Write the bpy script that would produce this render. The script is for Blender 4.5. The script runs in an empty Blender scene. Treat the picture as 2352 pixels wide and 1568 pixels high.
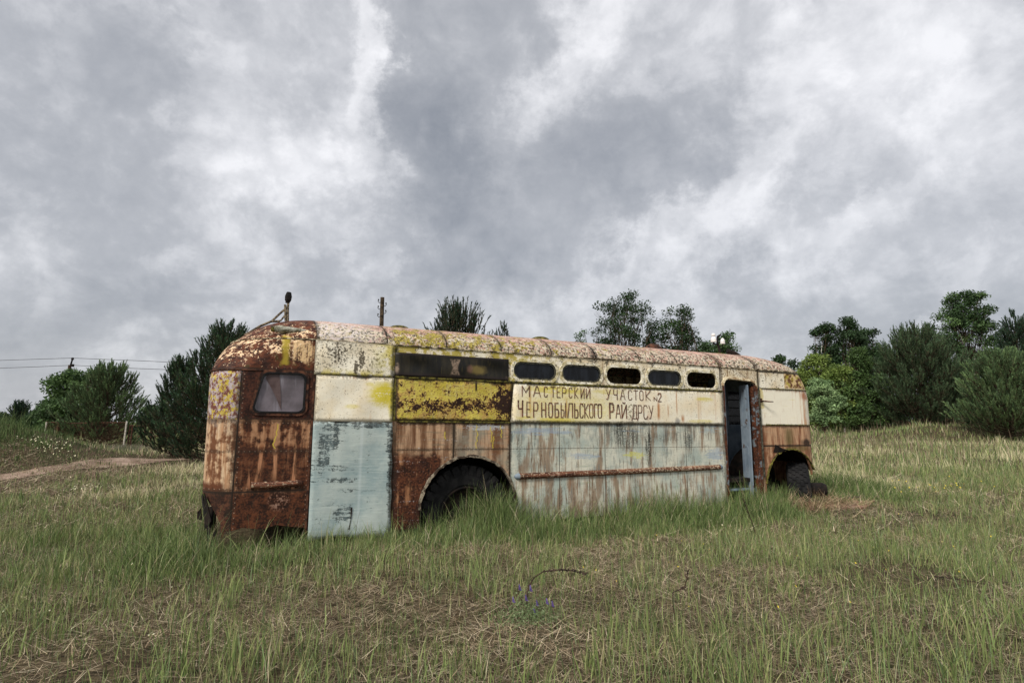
import bpy, bmesh, math, random
import numpy as np
from mathutils import Vector, Matrix
R = math.radians
random.seed(7); RNG = np.random.default_rng(7)
scene = bpy.context.scene
COL = scene.collection

# ------------------------------------------------------------------ camera
EYE = 1.40
PITCH = 8.574
cam_d = bpy.data.cameras.new('camera'); cam = bpy.data.objects.new('camera', cam_d); COL.objects.link(cam)
cam.location = (0, 0, EYE); cam.rotation_euler = (R(90 + PITCH), 0, 0)
cam_d.sensor_width = 36; cam_d.lens = 36 * 1300 / 2352
cam_d.clip_start = .05; cam_d.clip_end = 2000
scene.camera = cam
scene.view_settings.view_transform = 'Standard'; scene.view_settings.look = 'None'
scene.view_settings.exposure = 1.15; scene.view_settings.gamma = 1.0
SUN_AZ, SUN_EL = R(215), R(42)      # direction the light comes from, clockwise from +Y: behind the camera, to the left

# ------------------------------------------------------------------ shader mini language
NT = None
class S:
    def __init__(s, k): s.k = k
    def __add__(a, b): return mt('ADD', a, b)
    __radd__ = __add__
    def __sub__(a, b): return mt('SUBTRACT', a, b)
    def __rsub__(a, b): return mt('SUBTRACT', b, a)
    def __mul__(a, b): return mt('MULTIPLY', a, b)
    __rmul__ = __mul__
    def __truediv__(a, b): return mt('DIVIDE', a, b)
def plug(sock, v):
    if isinstance(v, S): NT.links.new(v.k, sock)
    elif isinstance(v, (tuple, list)): sock.default_value = tuple(v) if len(v) == len(sock.default_value) else tuple(v) + (1,)
    else: sock.default_value = v
def mt(op, a, b=None, c=None):
    n = NT.nodes.new('ShaderNodeMath'); n.operation = op
    plug(n.inputs[0], a)
    if b is not None: plug(n.inputs[1], b)
    if c is not None: plug(n.inputs[2], c)
    return S(n.outputs[0])
def mx(a, b): return mt('MAXIMUM', a, b)
def mn(a, b): return mt('MINIMUM', a, b)
def absv(a): return mt('ABSOLUTE', a)
def ss(x, a, b, lo=0., hi=1.):
    n = NT.nodes.new('ShaderNodeMapRange'); n.interpolation_type = 'SMOOTHSTEP'
    if a > b: a, b, lo, hi = b, a, hi, lo
    plug(n.inputs[0], x); n.inputs[1].default_value = a; n.inputs[2].default_value = b
    n.inputs[3].default_value = lo; n.inputs[4].default_value = hi
    return S(n.outputs[0])
def vec(x, y, z):
    n = NT.nodes.new('ShaderNodeCombineXYZ')
    for i, v in enumerate((x, y, z)): plug(n.inputs[i], v)
    return S(n.outputs[0])
def vscale(v, s):
    n = NT.nodes.new('ShaderNodeVectorMath'); n.operation = 'MULTIPLY'; plug(n.inputs[0], v); n.inputs[1].default_value = s
    return S(n.outputs[0])
def noise(v, sc=(1, 1, 1), det=4., rough=.55, dist=0., off=0.):
    if not isinstance(sc, tuple): sc = (sc, sc, sc)
    n = NT.nodes.new('ShaderNodeTexNoise')
    vv = vscale(v, sc)
    if off:
        a = NT.nodes.new('ShaderNodeVectorMath'); a.operation = 'ADD'; plug(a.inputs[0], vv); a.inputs[1].default_value = (off, off * 1.7, off * .6); vv = S(a.outputs[0])
    plug(n.inputs['Vector'], vv); n.inputs['Scale'].default_value = 1
    n.inputs['Detail'].default_value = det; n.inputs['Roughness'].default_value = rough; n.inputs['Distortion'].default_value = dist
    return S(n.outputs['Fac'])
def mc(f, a, b):
    n = NT.nodes.new('ShaderNodeMix'); n.data_type = 'RGBA'
    plug(n.inputs[0], f); plug(n.inputs[6], a); plug(n.inputs[7], b)
    return S(n.outputs[2])
def lin(c): return tuple((x / 12.92 if x <= .04045 else ((x + .055) / 1.055) ** 2.4) for x in (v / 255 for v in c))
def C(r, g, b, k=1.0): return tuple(v * k for v in lin((r, g, b))) + (1,)
def sepxyz(v):
    n = NT.nodes.new('ShaderNodeSeparateXYZ'); plug(n.inputs[0], v); return [S(o) for o in n.outputs]
def objco():
    n = NT.nodes.new('ShaderNodeTexCoord'); return S(n.outputs['Object'])
def attr(name='Col'):
    n = NT.nodes.new('ShaderNodeAttribute'); n.attribute_name = name; return S(n.outputs['Color'])
def newmat(name):
    global NT
    m = bpy.data.materials.new(name); m.use_nodes = True; NT = m.node_tree; NT.nodes.clear(); return m
def out(col, rough=.7, bump=None, bstr=.3, bdist=.01, metal=0., spec=.3, extra=None, alpha=None):
    b = NT.nodes.new('ShaderNodeBsdfPrincipled'); o = NT.nodes.new('ShaderNodeOutputMaterial')
    plug(b.inputs['Base Color'], col); plug(b.inputs['Roughness'], rough); plug(b.inputs['Metallic'], metal)
    b.inputs['Specular IOR Level'].default_value = spec
    if alpha is not None: plug(b.inputs['Alpha'], alpha)
    if bump is not None:
        n = NT.nodes.new('ShaderNodeBump'); plug(n.inputs['Height'], bump); n.inputs['Strength'].default_value = bstr; n.inputs['Distance'].default_value = bdist
        NT.links.new(n.outputs[0], b.inputs['Normal'])
    NT.links.new(b.outputs[0], o.inputs[0]); return b

# ------------------------------------------------------------------ world: overcast sky
def p2ae(px, py):
    a = (px - 1176) / 1300; b = -(py - 784) / 1300; p = R(PITCH)
    y = math.cos(p) - b * math.sin(p); z = math.sin(p) + b * math.cos(p)
    return a / y, z / y
world = bpy.data.worlds.new('World'); scene.world = world; world.use_nodes = True
NT = world.node_tree; NT.nodes.clear()
tc = NT.nodes.new('ShaderNodeTexCoord'); D = S(tc.outputs['Generated'])
dx, dy, dz = sepxyz(D)
iy = mx(dy, .12); A = dx / iy; E_ = dz / iy
# cloud deck coordinates (flat layer overhead) give the clouds their perspective
dk = mx(dz, 0.) + .16
deck = vec(dx / dk, dy / dk, .3)
w1 = noise(deck, 1.1, 3, .5) - .5; w2 = noise(deck, 1.1, 3, .5, off=9.3) - .5
sc3 = vec(dx, dy, dz * 1.15)
s1 = noise(sc3, 5., 9, .66) - .5; s2 = noise(sc3, 5., 9, .66, off=5.1) - .5
AA = A + s1 * .50 + w1 * .1; EE = E_ + s2 * .42 + w2 * .1
blobs = [ # px, py, sx, sy, rotation deg (counter-clockwise in the picture), amplitude
 (1060, 130, 150, 230, -12, -.20), (1090, 570, 120, 120, 0, -.22), (1480, 360, 260, 110, 28, -.24), (1000, 330, 120, 150, 0, -.19),
 (260, 130, 260, 130, -10, -.17), (130, 340, 300, 90, 5, -.12), (200, 630, 110, 70, 0, -.13), (400, 650, 100, 60, 0, -.12),
 (790, 640, 170, 55, 0, -.12), (1690, 620, 55, 40, 20, -.11), (2230, 740, 130, 28, 8, -.12), (1250, 600, 150, 60, 20, -.07), (1950, 720, 220, 60, 10, -.08),
 (350, 470, 260, 60, 20, -.08), (1900, 380, 60, 120, -40, -.07), (120, 780, 300, 50, 0, -.07),
 (850, 130, 50, 190, 8, .24), (690, 400, 130, 80, 30, .22), (540, 250, 90, 220, -15, .13), (460, 60, 40, 120, 5, .10),
 (1330, 100, 60, 200, -20, .13), (1950, 130, 260, 130, 35, .22), (2250, 130, 180, 260, 0, .17), (1640, 500, 260, 45, 32, .12),
 (1980, 480, 260, 45, 28, .12), (870, 600, 60, 50, 0, .13), (2150, 725, 60, 18, 12, .20), (1150, 650, 60, 40, 30, .10), (60, 560, 150, 60, 10, .07), (600, 700, 80, 40, 0, .05)]
pf = noise(sc3, 9., 9, .6, .25, off=12.); pf = absv(pf - .5) * 2        # billowing edges
pg = noise(sc3, 20., 8, .62, .2, off=33.) - .5
val = noise(deck, 1.3, 10, .60, .3) * .22 + noise(sc3, 6., 10, .64, .2, off=2.2) * .46 + noise(sc3, 2.6, 6, .6, .4, off=4.2) * .16 - .02 + (ss(pf, .0, .35) - .55) * .10 + pg * .15
for px, py, sx, sy, rot, amp in blobs:
    a0, e0 = p2ae(px, py); ka = 1300 / sx; ke = 1300 / sy; cr, sr = math.cos(R(rot)), math.sin(R(rot))
    da = AA - a0; de = EE - e0
    u = (da * cr + de * sr) * ka; v = (de * cr - da * sr) * ke
    g = mt('EXPONENT', (u * u + v * v) * -.5)
    val = val + ss(g, .0, .9) * (amp * .84)
val = (val - .5) * 1.28 + .62 - ss(E_, .30, .02) * .10
front = ss(dy, -.1, .45)
# outside the picture the deck is brighter, towards the hidden sun
val = val + (1 - front) * .10 + ss(dz, .55, .95) * .10
lowv = mn(val, .34); val = mx(val, .34) + (lowv - .34) * .62; val = mx(mn(val, 1.25), -.3)
cr_ = NT.nodes.new('ShaderNodeMapRange'); plug(cr_.inputs[0], val); cr_.inputs[1].default_value = .0; cr_.inputs[2].default_value = .80
cloud = mc(S(cr_.outputs[0]), C(134, 140, 150), C(243, 243, 246))
mul = NT.nodes.new('ShaderNodeVectorMath'); mul.operation = 'SCALE'; plug(mul.inputs[0], cloud); plug(mul.inputs['Scale'], (ss(val, .25, .95) * .17 + .98) * (mx(val - .85, 0.) * (1 - ss(dy, -.1, .45)) * 3.0 + 1.0))
sky = NT.nodes.new('ShaderNodeTexSky'); sky.sky_type = 'NISHITA'; sky.sun_disc = False
sky.sun_elevation = SUN_EL; sky.sun_rotation = SUN_AZ; sky.dust_density = 3
skys = NT.nodes.new('ShaderNodeVectorMath'); skys.operation = 'SCALE'; NT.links.new(sky.outputs[0], skys.inputs[0]); skys.inputs['Scale'].default_value = .06
cl2 = NT.nodes.new('ShaderNodeVectorMath'); cl2.operation = 'SCALE'; NT.links.new(mul.outputs[0], cl2.inputs[0]); cl2.inputs['Scale'].default_value = .445
fin = mc(.9, S(skys.outputs[0]), S(cl2.outputs[0]))
bg = NT.nodes.new('ShaderNodeBackground'); plug(bg.inputs[0], fin); bg.inputs[1].default_value = 1.0
ow = NT.nodes.new('ShaderNodeOutputWorld'); NT.links.new(bg.outputs[0], ow.inputs[0])
world.cycles.sampling_method = 'MANUAL'; world.cycles.sample_map_resolution = 512
sun_d = bpy.data.lights.new('sun', 'SUN'); sun_d.energy = 1.5; sun_d.angle = R(13); sun_d.color = (1, .955, .88)
sun = bpy.data.objects.new('sun', sun_d); COL.objects.link(sun)
sd = Vector((math.sin(SUN_AZ) * math.cos(SUN_EL), math.cos(SUN_AZ) * math.cos(SUN_EL), math.sin(SUN_EL)))
sun.rotation_euler = sd.to_track_quat('Z', 'Y').to_euler()

# ------------------------------------------------------------------ helpers
def tag(o, label=None, cat=None, group=None, kind=None):
    if label: o['label'] = label
    if cat: o['category'] = cat
    if group: o['group'] = group
    if kind: o['kind'] = kind
    return o
def empty(name, loc=(0, 0, 0), rz=0.):
    o = bpy.data.objects.new(name, None); COL.objects.link(o); o.location = loc; o.rotation_euler = (0, 0, rz); o.empty_display_size = .3
    return o
def link(name, me, mats, parent=None):
    o = bpy.data.objects.new(name, me); COL.objects.link(o)
    for m in (mats if isinstance(mats, (list, tuple)) else [mats]): me.materials.append(m)
    if parent is not None: o.parent = parent
    return o
def from_bm(name, bm, mat, parent=None, smooth=False):
    me = bpy.data.meshes.new(name); bm.normal_update(); bm.to_mesh(me); bm.free()
    if smooth:
        for p in me.polygons: p.use_smooth = True
    return link(name, me, mat, parent)
def np_mesh(name, V, F, mat, parent=None, col=None, smooth=False):
    """V (n,3), F (m,k) with one face size"""
    V = np.ascontiguousarray(V, dtype=np.float32); F = np.ascontiguousarray(F, dtype=np.int32)
    me = bpy.data.meshes.new(name); k = F.shape[1]
    me.vertices.add(len(V)); me.vertices.foreach_set('co', V.ravel())
    me.loops.add(F.size); me.loops.foreach_set('vertex_index', F.ravel())
    me.polygons.add(len(F)); me.polygons.foreach_set('loop_start', np.arange(0, F.size, k, dtype=np.int32))
    me.polygons.foreach_set('loop_total', np.full(len(F), k, dtype=np.int32))
    if smooth: me.polygons.foreach_set('use_smooth', np.ones(len(F), dtype=bool))
    if col is not None:
        a = me.color_attributes.new('Col', 'FLOAT_COLOR', 'POINT')
        c = np.ones((len(V), 4), dtype=np.float32); c[:, :3] = col; a.data.foreach_set('color', c.ravel())
    me.update(calc_edges=True)
    return link(name, me, mat, parent)
def bm_box(bm, x0, x1, y0, y1, z0, z1):
    vs = [bm.verts.new((x, y, z)) for x in (x0, x1) for y in (y0, y1) for z in (z0, z1)]
    for f in ((0, 1, 3, 2), (4, 6, 7, 5), (0, 4, 5, 1), (2, 3, 7, 6), (0, 2, 6, 4), (1, 5, 7, 3)): bm.faces.new([vs[i] for i in f])
def bm_tube(bm, pts, rad, seg=8, cap=True):
    pts = [Vector(p) for p in pts]; n = len(pts)
    rad = rad if isinstance(rad, (list, tuple)) else [rad] * n
    rings = []; up = None
    for i, p in enumerate(pts):
        t = (pts[min(i + 1, n - 1)] - pts[max(i - 1, 0)]).normalized()
        if up is None: up = Vector((0, 0, 1)) if abs(t.z) < .9 else Vector((1, 0, 0))
        a = t.cross(up).normalized(); b = a.cross(t).normalized(); up = b
        rings.append([bm.verts.new(p + a * math.cos(2 * math.pi * j / seg) * rad[i] + b * math.sin(2 * math.pi * j / seg) * rad[i]) for j in range(seg)])
    for i in range(n - 1):
        for j in range(seg): bm.faces.new((rings[i][j], rings[i][(j + 1) % seg], rings[i + 1][(j + 1) % seg], rings[i + 1][j]))
    if cap: bm.faces.new(rings[0]); bm.faces.new(rings[-1][::-1])
def bm_poly_prism(bm, pts, y0, y1):
    """polygon in x,z extruded in y"""
    a = [bm.verts.new((x, y0, z)) for x, z in pts]; b = [bm.verts.new((x, y1, z)) for x, z in pts]; n = len(pts)
    bm.faces.new(a); bm.faces.new(b[::-1])
    for i in range(n): bm.faces.new((a[i], b[i], b[(i + 1) % n], a[(i + 1) % n]))
def rrect(x0, x1, z0, z1, r, n=6, skew=0.):
    pts = []
    for cx, cz, a0 in ((x1 - r, z1 - r, 0), (x0 + r, z1 - r, 90), (x0 + r, z0 + r, 180), (x1 - r, z0 + r, 270)):
        for i in range(n + 1):
            a = R(a0 + 90 * i / n); pts.append((cx + r * math.cos(a), cz + r * math.sin(a)))
    if skew: pts = [(x - skew * (z1 - z) / (z1 - z0) * max(0, (x1 - x) / (x1 - x0)), z) for x, z in pts]
    return pts
def frame_bm(outer, inner, y0, y1):
    bm = bmesh.new(); n = len(outer)
    L = [[bm.verts.new((x, y, z)) for x, z in P] for P, y in ((outer, y0), (inner, y0), (inner, y1), (outer, y1))]
    for k in range(4):
        A_, B_ = L[k], L[(k + 1) % 4]
        for i in range(n): bm.faces.new((A_[i], A_[(i + 1) % n], B_[(i + 1) % n], B_[i]))
    return bm
# value noise in numpy for the ground and the grass patches
_T = np.random.default_rng(3).random((64, 64))
def vn(x, y):
    xi = np.floor(x).astype(int); yi = np.floor(y).astype(int); fx = x - xi; fy = y - yi
    fx = fx * fx * (3 - 2 * fx); fy = fy * fy * (3 - 2 * fy)
    g = lambda i, j: _T[i % 64, j % 64]
    return (g(xi, yi) * (1 - fx) + g(xi + 1, yi) * fx) * (1 - fy) + (g(xi, yi + 1) * (1 - fx) + g(xi + 1, yi + 1) * fx) * fy
def fbm(x, y, o=4):
    s = 0; a = .5
    for i in range(o): s = s + a * vn(x * 2 ** i + 7.3 * i, y * 2 ** i + 3.1 * i); a *= .5
    return s / (1 - .5 ** o)
def gz(x, y):
    x = np.asarray(x, dtype=float); y = np.asarray(y, dtype=float)
    z = np.interp(y, [-30, 11, 22, 27, 35, 50, 80, 130, 400], [0, 0, .30, .45, .78, 1.15, 1.5, 1.9, 3])
    z = z + 1.5 * np.exp(-(((x + 16.4) / 3.0) ** 2 + ((y - 16.8) / 2.6) ** 2) / 1.3)
    z = z + .75 * np.exp(-(((x - 24.5) / 3.2) ** 2 + ((y - 33) / 2.5) ** 2)) + .4 * np.exp(-(((x - 30) / 4) ** 2 + ((y - 33) / 3) ** 2))
    z = z + (fbm(x * .35, y * .35) - .5) * .16 + (fbm(x * 1.6 + 40, y * 1.6) - .5) * .05
    return z
def X_at(px, Y): return p2ae(px, 980)[0] * Y
def Z_at(py, Y, px=1176): return EYE + p2ae(px, py)[1] * Y

# ------------------------------------------------------------------ ground
m_ground = newmat('ground_thatch')
co = objco()
n1 = noise(co, 1.2, 5, .6); n2 = noise(co, 14, 5, .65); n3 = noise(co, (90, 90, 90), 3, .6); n4 = noise(co, (9, 60, 9), 3, .6, 1.5)
c = mc(ss(n2, .35, .62), C(44, 38, 28), C(86, 76, 56)); c = mc(ss(n4, .5, .68) * .8, c, C(128, 112, 90)); c = mc(ss(n1, .45, .65) * .5, c, C(58, 64, 38))
out(c, .95, n3 + n2 * .8, .8, .03, spec=.1)
xs = np.unique(np.concatenate([np.linspace(-420, -60, 16), np.linspace(-60, -14, 70), np.linspace(-14, 14, 170), np.linspace(14, 60, 70), np.linspace(60, 420, 16)]))
ys = np.unique(np.concatenate([np.linspace(-60, -3, 12), np.linspace(-3, 14, 110), np.linspace(14, 60, 100), np.linspace(60, 400, 30)]))
GX, GY = np.meshgrid(xs, ys); GZ = gz(GX, GY)
V = np.stack([GX, GY, GZ], -1).reshape(-1, 3); ni, nj = GX.shape; idx = np.arange(ni * nj).reshape(ni, nj)
F = np.stack([idx[:-1, :-1], idx[:-1, 1:], idx[1:, 1:], idx[1:, :-1]], -1).reshape(-1, 4)
tag(np_mesh('ground', V, F, m_ground, smooth=True), kind='structure', label='grassy field floor of brown thatch and soil')
# the sandy track on the left
TR = np.array([(-17, 8.3), (-13.2, 11.4), (-12.0, 14.0), (-11.7, 16.5), (-11.6, 18.6), (-11.3, 20.6), (-9.8, 22.3), (-7., 23.6), (-3., 24.6), (3., 26.)])
def track_d(x, y):
    x = np.asarray(x, float); y = np.asarray(y, float); best = np.full(x.shape, 1e9)
    for (ax, ay), (bx, by) in zip(TR[:-1], TR[1:]):
        t = (((x - ax) * (bx - ax) + (y - ay) * (by - ay)) / ((bx - ax) ** 2 + (by - ay) ** 2)).clip(0, 1); best = np.minimum(best, np.hypot(x - ax - t * (bx - ax), y - ay - t * (by - ay)))
    return best
m_path = newmat('sandy_track')
co = objco(); n1 = noise(co, 2.2, 5, .6); n2 = noise(co, 40, 4, .6)
c = mc(ss(n1, .35, .65), C(122, 102, 88), C(168, 146, 130)); c = mc(ss(n2, .5, .7) * .5, c, C(120, 100, 84))
out(c, .95, n2, .6, .02, spec=.1)
P = []; sl = np.concatenate([[0], np.cumsum(np.hypot(*(TR[1:] - TR[:-1]).T))])
for q in np.linspace(0, sl[-1], 110):
    x = np.interp(q, sl, TR[:, 0]); y = np.interp(q, sl, TR[:, 1]); x2 = np.interp(q + .4, sl, TR[:, 0]); y2 = np.interp(q + .4, sl, TR[:, 1]); x1 = np.interp(q - .4, sl, TR[:, 0]); y1 = np.interp(q - .4, sl, TR[:, 1])
    t = np.array([x2 - x1, y2 - y1]); t /= np.linalg.norm(t); hw = .38 + .10 * math.sin(q * 1.3)
    for k in range(9): o_ = (1 - k / 4) * hw; P.append((x - t[1] * o_, y + t[0] * o_, float(gz(x - t[1] * o_, y + t[0] * o_)) + .012))
P = np.array(P); idx = np.arange(len(P)).reshape(-1, 9)
F = np.stack([idx[:-1, :-1], idx[1:, :-1], idx[1:, 1:], idx[:-1, 1:]], -1).reshape(-1, 4)
tag(np_mesh('path', P, F, m_path, smooth=True), kind='structure', label='worn sandy track crossing the field')

# ------------------------------------------------------------------ the bus
Q = np.array([-2.35198181, 6.80973031, .15])
dB = np.array([.905, .425, -.0067]); dB /= np.linalg.norm(dB)
nB = np.array([-.425, .905, 0.]); nB /= np.linalg.norm(nB); wB = np.cross(dB, nB)
bus = empty('abandoned_bus')
bus.matrix_world = Matrix(((dB[0], nB[0], wB[0], Q[0]), (dB[1], nB[1], wB[1], Q[1]), (dB[2], nB[2], wB[2], Q[2]), (0, 0, 0, 1)))
tag(bus, 'derelict rusty bus with cream, blue and yellow panels and hand painted lettering', 'bus')
def b2w(u, v, h): return Q + dB * u + nB * v + wB * h
W = 2.4
def inset(h):
    if h <= 2.30: return 0.
    s = min(1., (h - 2.30) / .39); return 1.2 * (1 - math.sqrt(1 - s * s))
def u_rear(h):
    if h < 1.8: return -1.17 + .02 * (1.8 - h)
    return -.1 - 1.07 * math.sqrt(max(0, 1 - ((h - 1.8) / .895) ** 2))
def u_front(h):
    if h < 1.95: return 8.94
    return 7.6 + 1.34 * max(0, 1 - ((h - 1.95) / .745) ** 2.3) ** (1 / 2.3)
def ring(h, grow=0., nc=10):
    v0 = inset(h) - grow; v1 = W - v0; ur = u_rear(h) - grow; uf = u_front(h) + grow; half = (v1 - v0) / 2
    t = max(0, (h - 1.85) / .84)
    rr = min(half * .98, .36 + 1.1 * t + grow); rf = min(half * .98, .50 + .4 * t + grow)
    pts = []
    for k in range(nc + 1):      # rear near corner, from the rear face to the side
        a = R(180 + 90 * k / nc); pts.append((ur + rr + rr * math.cos(a), v0 + rr + rr * math.sin(a)))
    for k in range(nc + 1):
        a = R(270 + 90 * k / nc); pts.append((uf - rf + rf * math.cos(a), v0 + rf + rf * math.sin(a)))
    for k in range(nc + 1):
        a = R(0 + 90 * k / nc); pts.append((uf - rf + rf * math.cos(a), v1 - rf + rf * math.sin(a)))
    for k in range(nc + 1):
        a = R(90 + 90 * k / nc); pts.append((ur + rr + rr * math.cos(a), v1 - rr + rr * math.sin(a)))
    return pts
def lofted(name, hs, grow=0., mat=None, cap_bottom=False):
    bm = bmesh.new(); rings = [[bm.verts.new((x, y, h)) for x, y in ring(h, grow)] for h in hs]; n = len(rings[0])
    for a, b in zip(rings[:-1], rings[1:]):
        for i in range(n): bm.faces.new((a[i], a[(i + 1) % n], b[(i + 1) % n], b[i]))
    bm.faces.new(rings[-1])
    if cap_bottom: bm.faces.new(rings[0][::-1])
    bmesh.ops.recalc_face_normals(bm, faces=bm.faces)
    me = bpy.data.meshes.new(name); bm.to_mesh(me); bm.free(); return me
hs = [0, .3, .7, 1.1, 1.5, 1.8, 1.95, 2.1, 2.2, 2.30] + [2.30 + .39 * math.sin(R(a)) for a in (8, 16, 24, 32, 40, 48, 56, 64, 71, 77, 82, 86)]
shell_me = lofted('body_shell', hs)
shell = bpy.data.objects.new('body_shell', shell_me); COL.objects.link(shell)
for _n in ('a', 'b'): shell_me.materials.append(bpy.data.materials.new(_n))
md = shell.modifiers.new('s', 'SOLIDIFY'); md.thickness = .035; md.offset = -1; md.material_offset = 1
cutters = []
def cutter(bm):
    bmesh.ops.recalc_face_normals(bm, faces=bm.faces)
    me = bpy.data.meshes.new('c'); bm.to_mesh(me); bm.free(); o = bpy.data.objects.new('c', me); COL.objects.link(o); cutters.append(o)
    m_ = shell.modifiers.new('b', 'BOOLEAN'); m_.operation = 'DIFFERENCE'; m_.object = o; m_.solver = 'EXACT'
WINS = [(2.60, 3.30), (3.385, 4.075), (4.165, 4.845), (4.945, 5.635), (5.735, 6.40)]
for a, b in WINS:
    bm = bmesh.new(); bm_poly_prism(bm, rrect(a, b, 1.928, 2.188, .125, 8), -.2, .3); cutter(bm)
for a, b in ((.98, 1.70), (1.79, 2.49)):
    bm = bmesh.new(); bm_poly_prism(bm, rrect(a, b, 1.928, 2.18, .125, 8), -.2, .3); cutter(bm)
RW = rrect(-.60, -.135, 1.41, 1.875, .07, 6, skew=.10)
bm = bmesh.new(); bm_poly_prism(bm, RW, -.2, .3); cutter(bm)
DOOR = [(6.555, -.2), (7.315, -.2), (7.315, 1.95), (7.27, 2.04), (7.18, 2.075), (6.66, 2.095), (6.58, 2.06), (6.545, 1.98)]
bm = bmesh.new(); bm_poly_prism(bm, DOOR, -.2, .3); cutter(bm)
def arch_pts(cu, ch, r, zb=-.3, rough=.0, a0=0, seed=1):
    rn = random.Random(seed); pts = [(cu + r, zb)]
    for k in range(25):
        a = R(k * 180 / 24); q = r + (rn.uniform(-rough, rough) if 0 < k < 24 else 0); pts.append((cu + q * math.cos(a), ch + q * math.sin(a)))
    pts.append((cu - r, zb)); return pts
bm = bmesh.new(); bm_poly_prism(bm, arch_pts(1.985, .20, .675, rough=.008), -.2, .75); cutter(bm)
bm = bmesh.new(); bm_poly_prism(bm, arch_pts(8.06, .28, .635, rough=.022, seed=4), -.2, .75); cutter(bm)
bm = bmesh.new(); bm_poly_prism(bm, [(-1.6, .52), (-1.12, .50), (-1.02, .36), (-.93, .20), (-.86, -.2), (-1.6, -.2)], -.3, 3.0); cutter(bm)
bm = bmesh.new(); bm_poly_prism(bm, [(8.58, -.3), (8.64, .42), (8.70, .55), (8.80, .50), (8.9, .56), (9.3, .53), (9.3, -.3)], -.3, .64); cutter(bm)
bm = bmesh.new()                                    # eaten-away skirt at the rear
bm_poly_prism(bm, [(-.95, -.2), (-.88, .10), (-.7, .14), (-.5, .11), (-.36, .15), (-.2, .12), (-.05, .10), (-.03, -.2)], -.2, .3); cutter(bm)
for s in (0, 1):                                     # front and rear window openings
    v0, v1 = (.28, 1.14) if s == 0 else (1.26, 2.12)
    bm = bmesh.new(); bm_box(bm, 8.5, 9.3, v0, v1, 1.42, 2.0); cutter(bm)
bm = bmesh.new(); bm_box(bm, -1.5, -.9, .62, 1.78, 1.42, 1.82); cutter(bm)
dg = bpy.context.evaluated_depsgraph_get(); new_me = bpy.data.meshes.new_from_object(shell.evaluated_get(dg), depsgraph=dg)
for o in cutters + [shell]: bpy.data.objects.remove(o)
new_me.materials.clear()

# -- body paint
def paint_base(co):
    u, v, h = sepxyz(co); d = {}
    d['u'], d['v'], d['h'] = u, v, h
    d['big'] = noise(co, 2.3, 5, .6); d['mid'] = noise(co, 9, 6, .62); d['mid2'] = noise(co, 11, 6, .62, off=4.); d['fine'] = noise(co, 42, 5, .65); d['fine2'] = noise(co, 60, 4, .7, off=8.)
    d['sv'] = noise(co, (13, 13, 1.3), 5, .6); d['sv2'] = noise(co, (34, 34, 2.4), 4, .6, off=3.); d['sh'] = noise(co, (2.2, 2.2, 26), 5, .65, .3); d['sh2'] = noise(co, (3, 3, 55), 4, .6, off=6.)
    d['mx'] = d['mid'] * .5 + d['fine'] * .5
    return d
def boxm(d, u0, u1, h0, h1, s=.04, wob=.0):
    u, h = d['u'], d['h']
    if wob: u = u + (d['mid'] - .5) * wob; h = h + (d['mid2'] - .5) * wob
    return ss(u, u0 - s, u0 + s) * ss(u, u1 + s, u1 - s) * ss(h, h0 - s, h0 + s) * ss(h, h1 + s, h1 - s)
def blob(d, u0, h0, ru, rh, wob=.35):
    a = (d['u'] - u0) / ru; b = (d['h'] - h0) / rh
    r = mt('SQRT', a * a + b * b) + (d['mid'] - .5) * wob * 3
    return ss(r, 1.25, .45)
def line_u(d, u0, w=.007): return ss(absv(d['u'] - u0 + (d['fine'] - .5) * .006), w * 1.6, w * .6)
def line_h(d, h0, w=.007): return ss(absv(d['h'] - h0 + (d['fine'] - .5) * .006), w * 1.6, w * .6)
def rivets_h(d, h0, sp=.055, r=.0065):
    f = (mt('FRACT', d['u'] / sp) - .5) * sp; g = d['h'] - h0
    return ss(mt('SQRT', f * f + g * g), r * 1.3, r * .6)
def rivets_u(d, u0, sp=.055, r=.0065):
    f = (mt('FRACT', d['h'] / sp) - .5) * sp; g = d['u'] - u0
    return ss(mt('SQRT', f * f + g * g), r * 1.3, r * .6)
DK = C(30, 18, 13); RUST = C(88, 48, 28); RUST2 = C(122, 76, 48); PEACH = C(206, 170, 138); CREAM = C(240, 233, 212, .98)
GRIME = C(38, 33, 24); MOSS = C(168, 152, 58); MOSSD = C(58, 52, 22); PINK = C(142, 110, 96); BLUE = C(158, 184, 184)
def rust(d, peach=.5, dark=.5):
    c = mc(ss(d['mx'], .40, .58), DK, RUST); c = mc(ss(d['fine'], .5, .7) * .7, c, RUST2)
    k = ss(d['sv'] * .55 + d['mid2'] * .45, .64 - peach * .2, .74 - peach * .2)
    c = mc(k, c, mc(ss(d['fine2'], .3, .7), C(176, 126, 88), PEACH)); return c
m_body = newmat('weathered_body_paint')
d = paint_base(objco()); u, v, h = d['u'], d['v'], d['h']
# zones
low = ss(h, 1.335, 1.325)
rear = ss(u, .945, .935)
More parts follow.
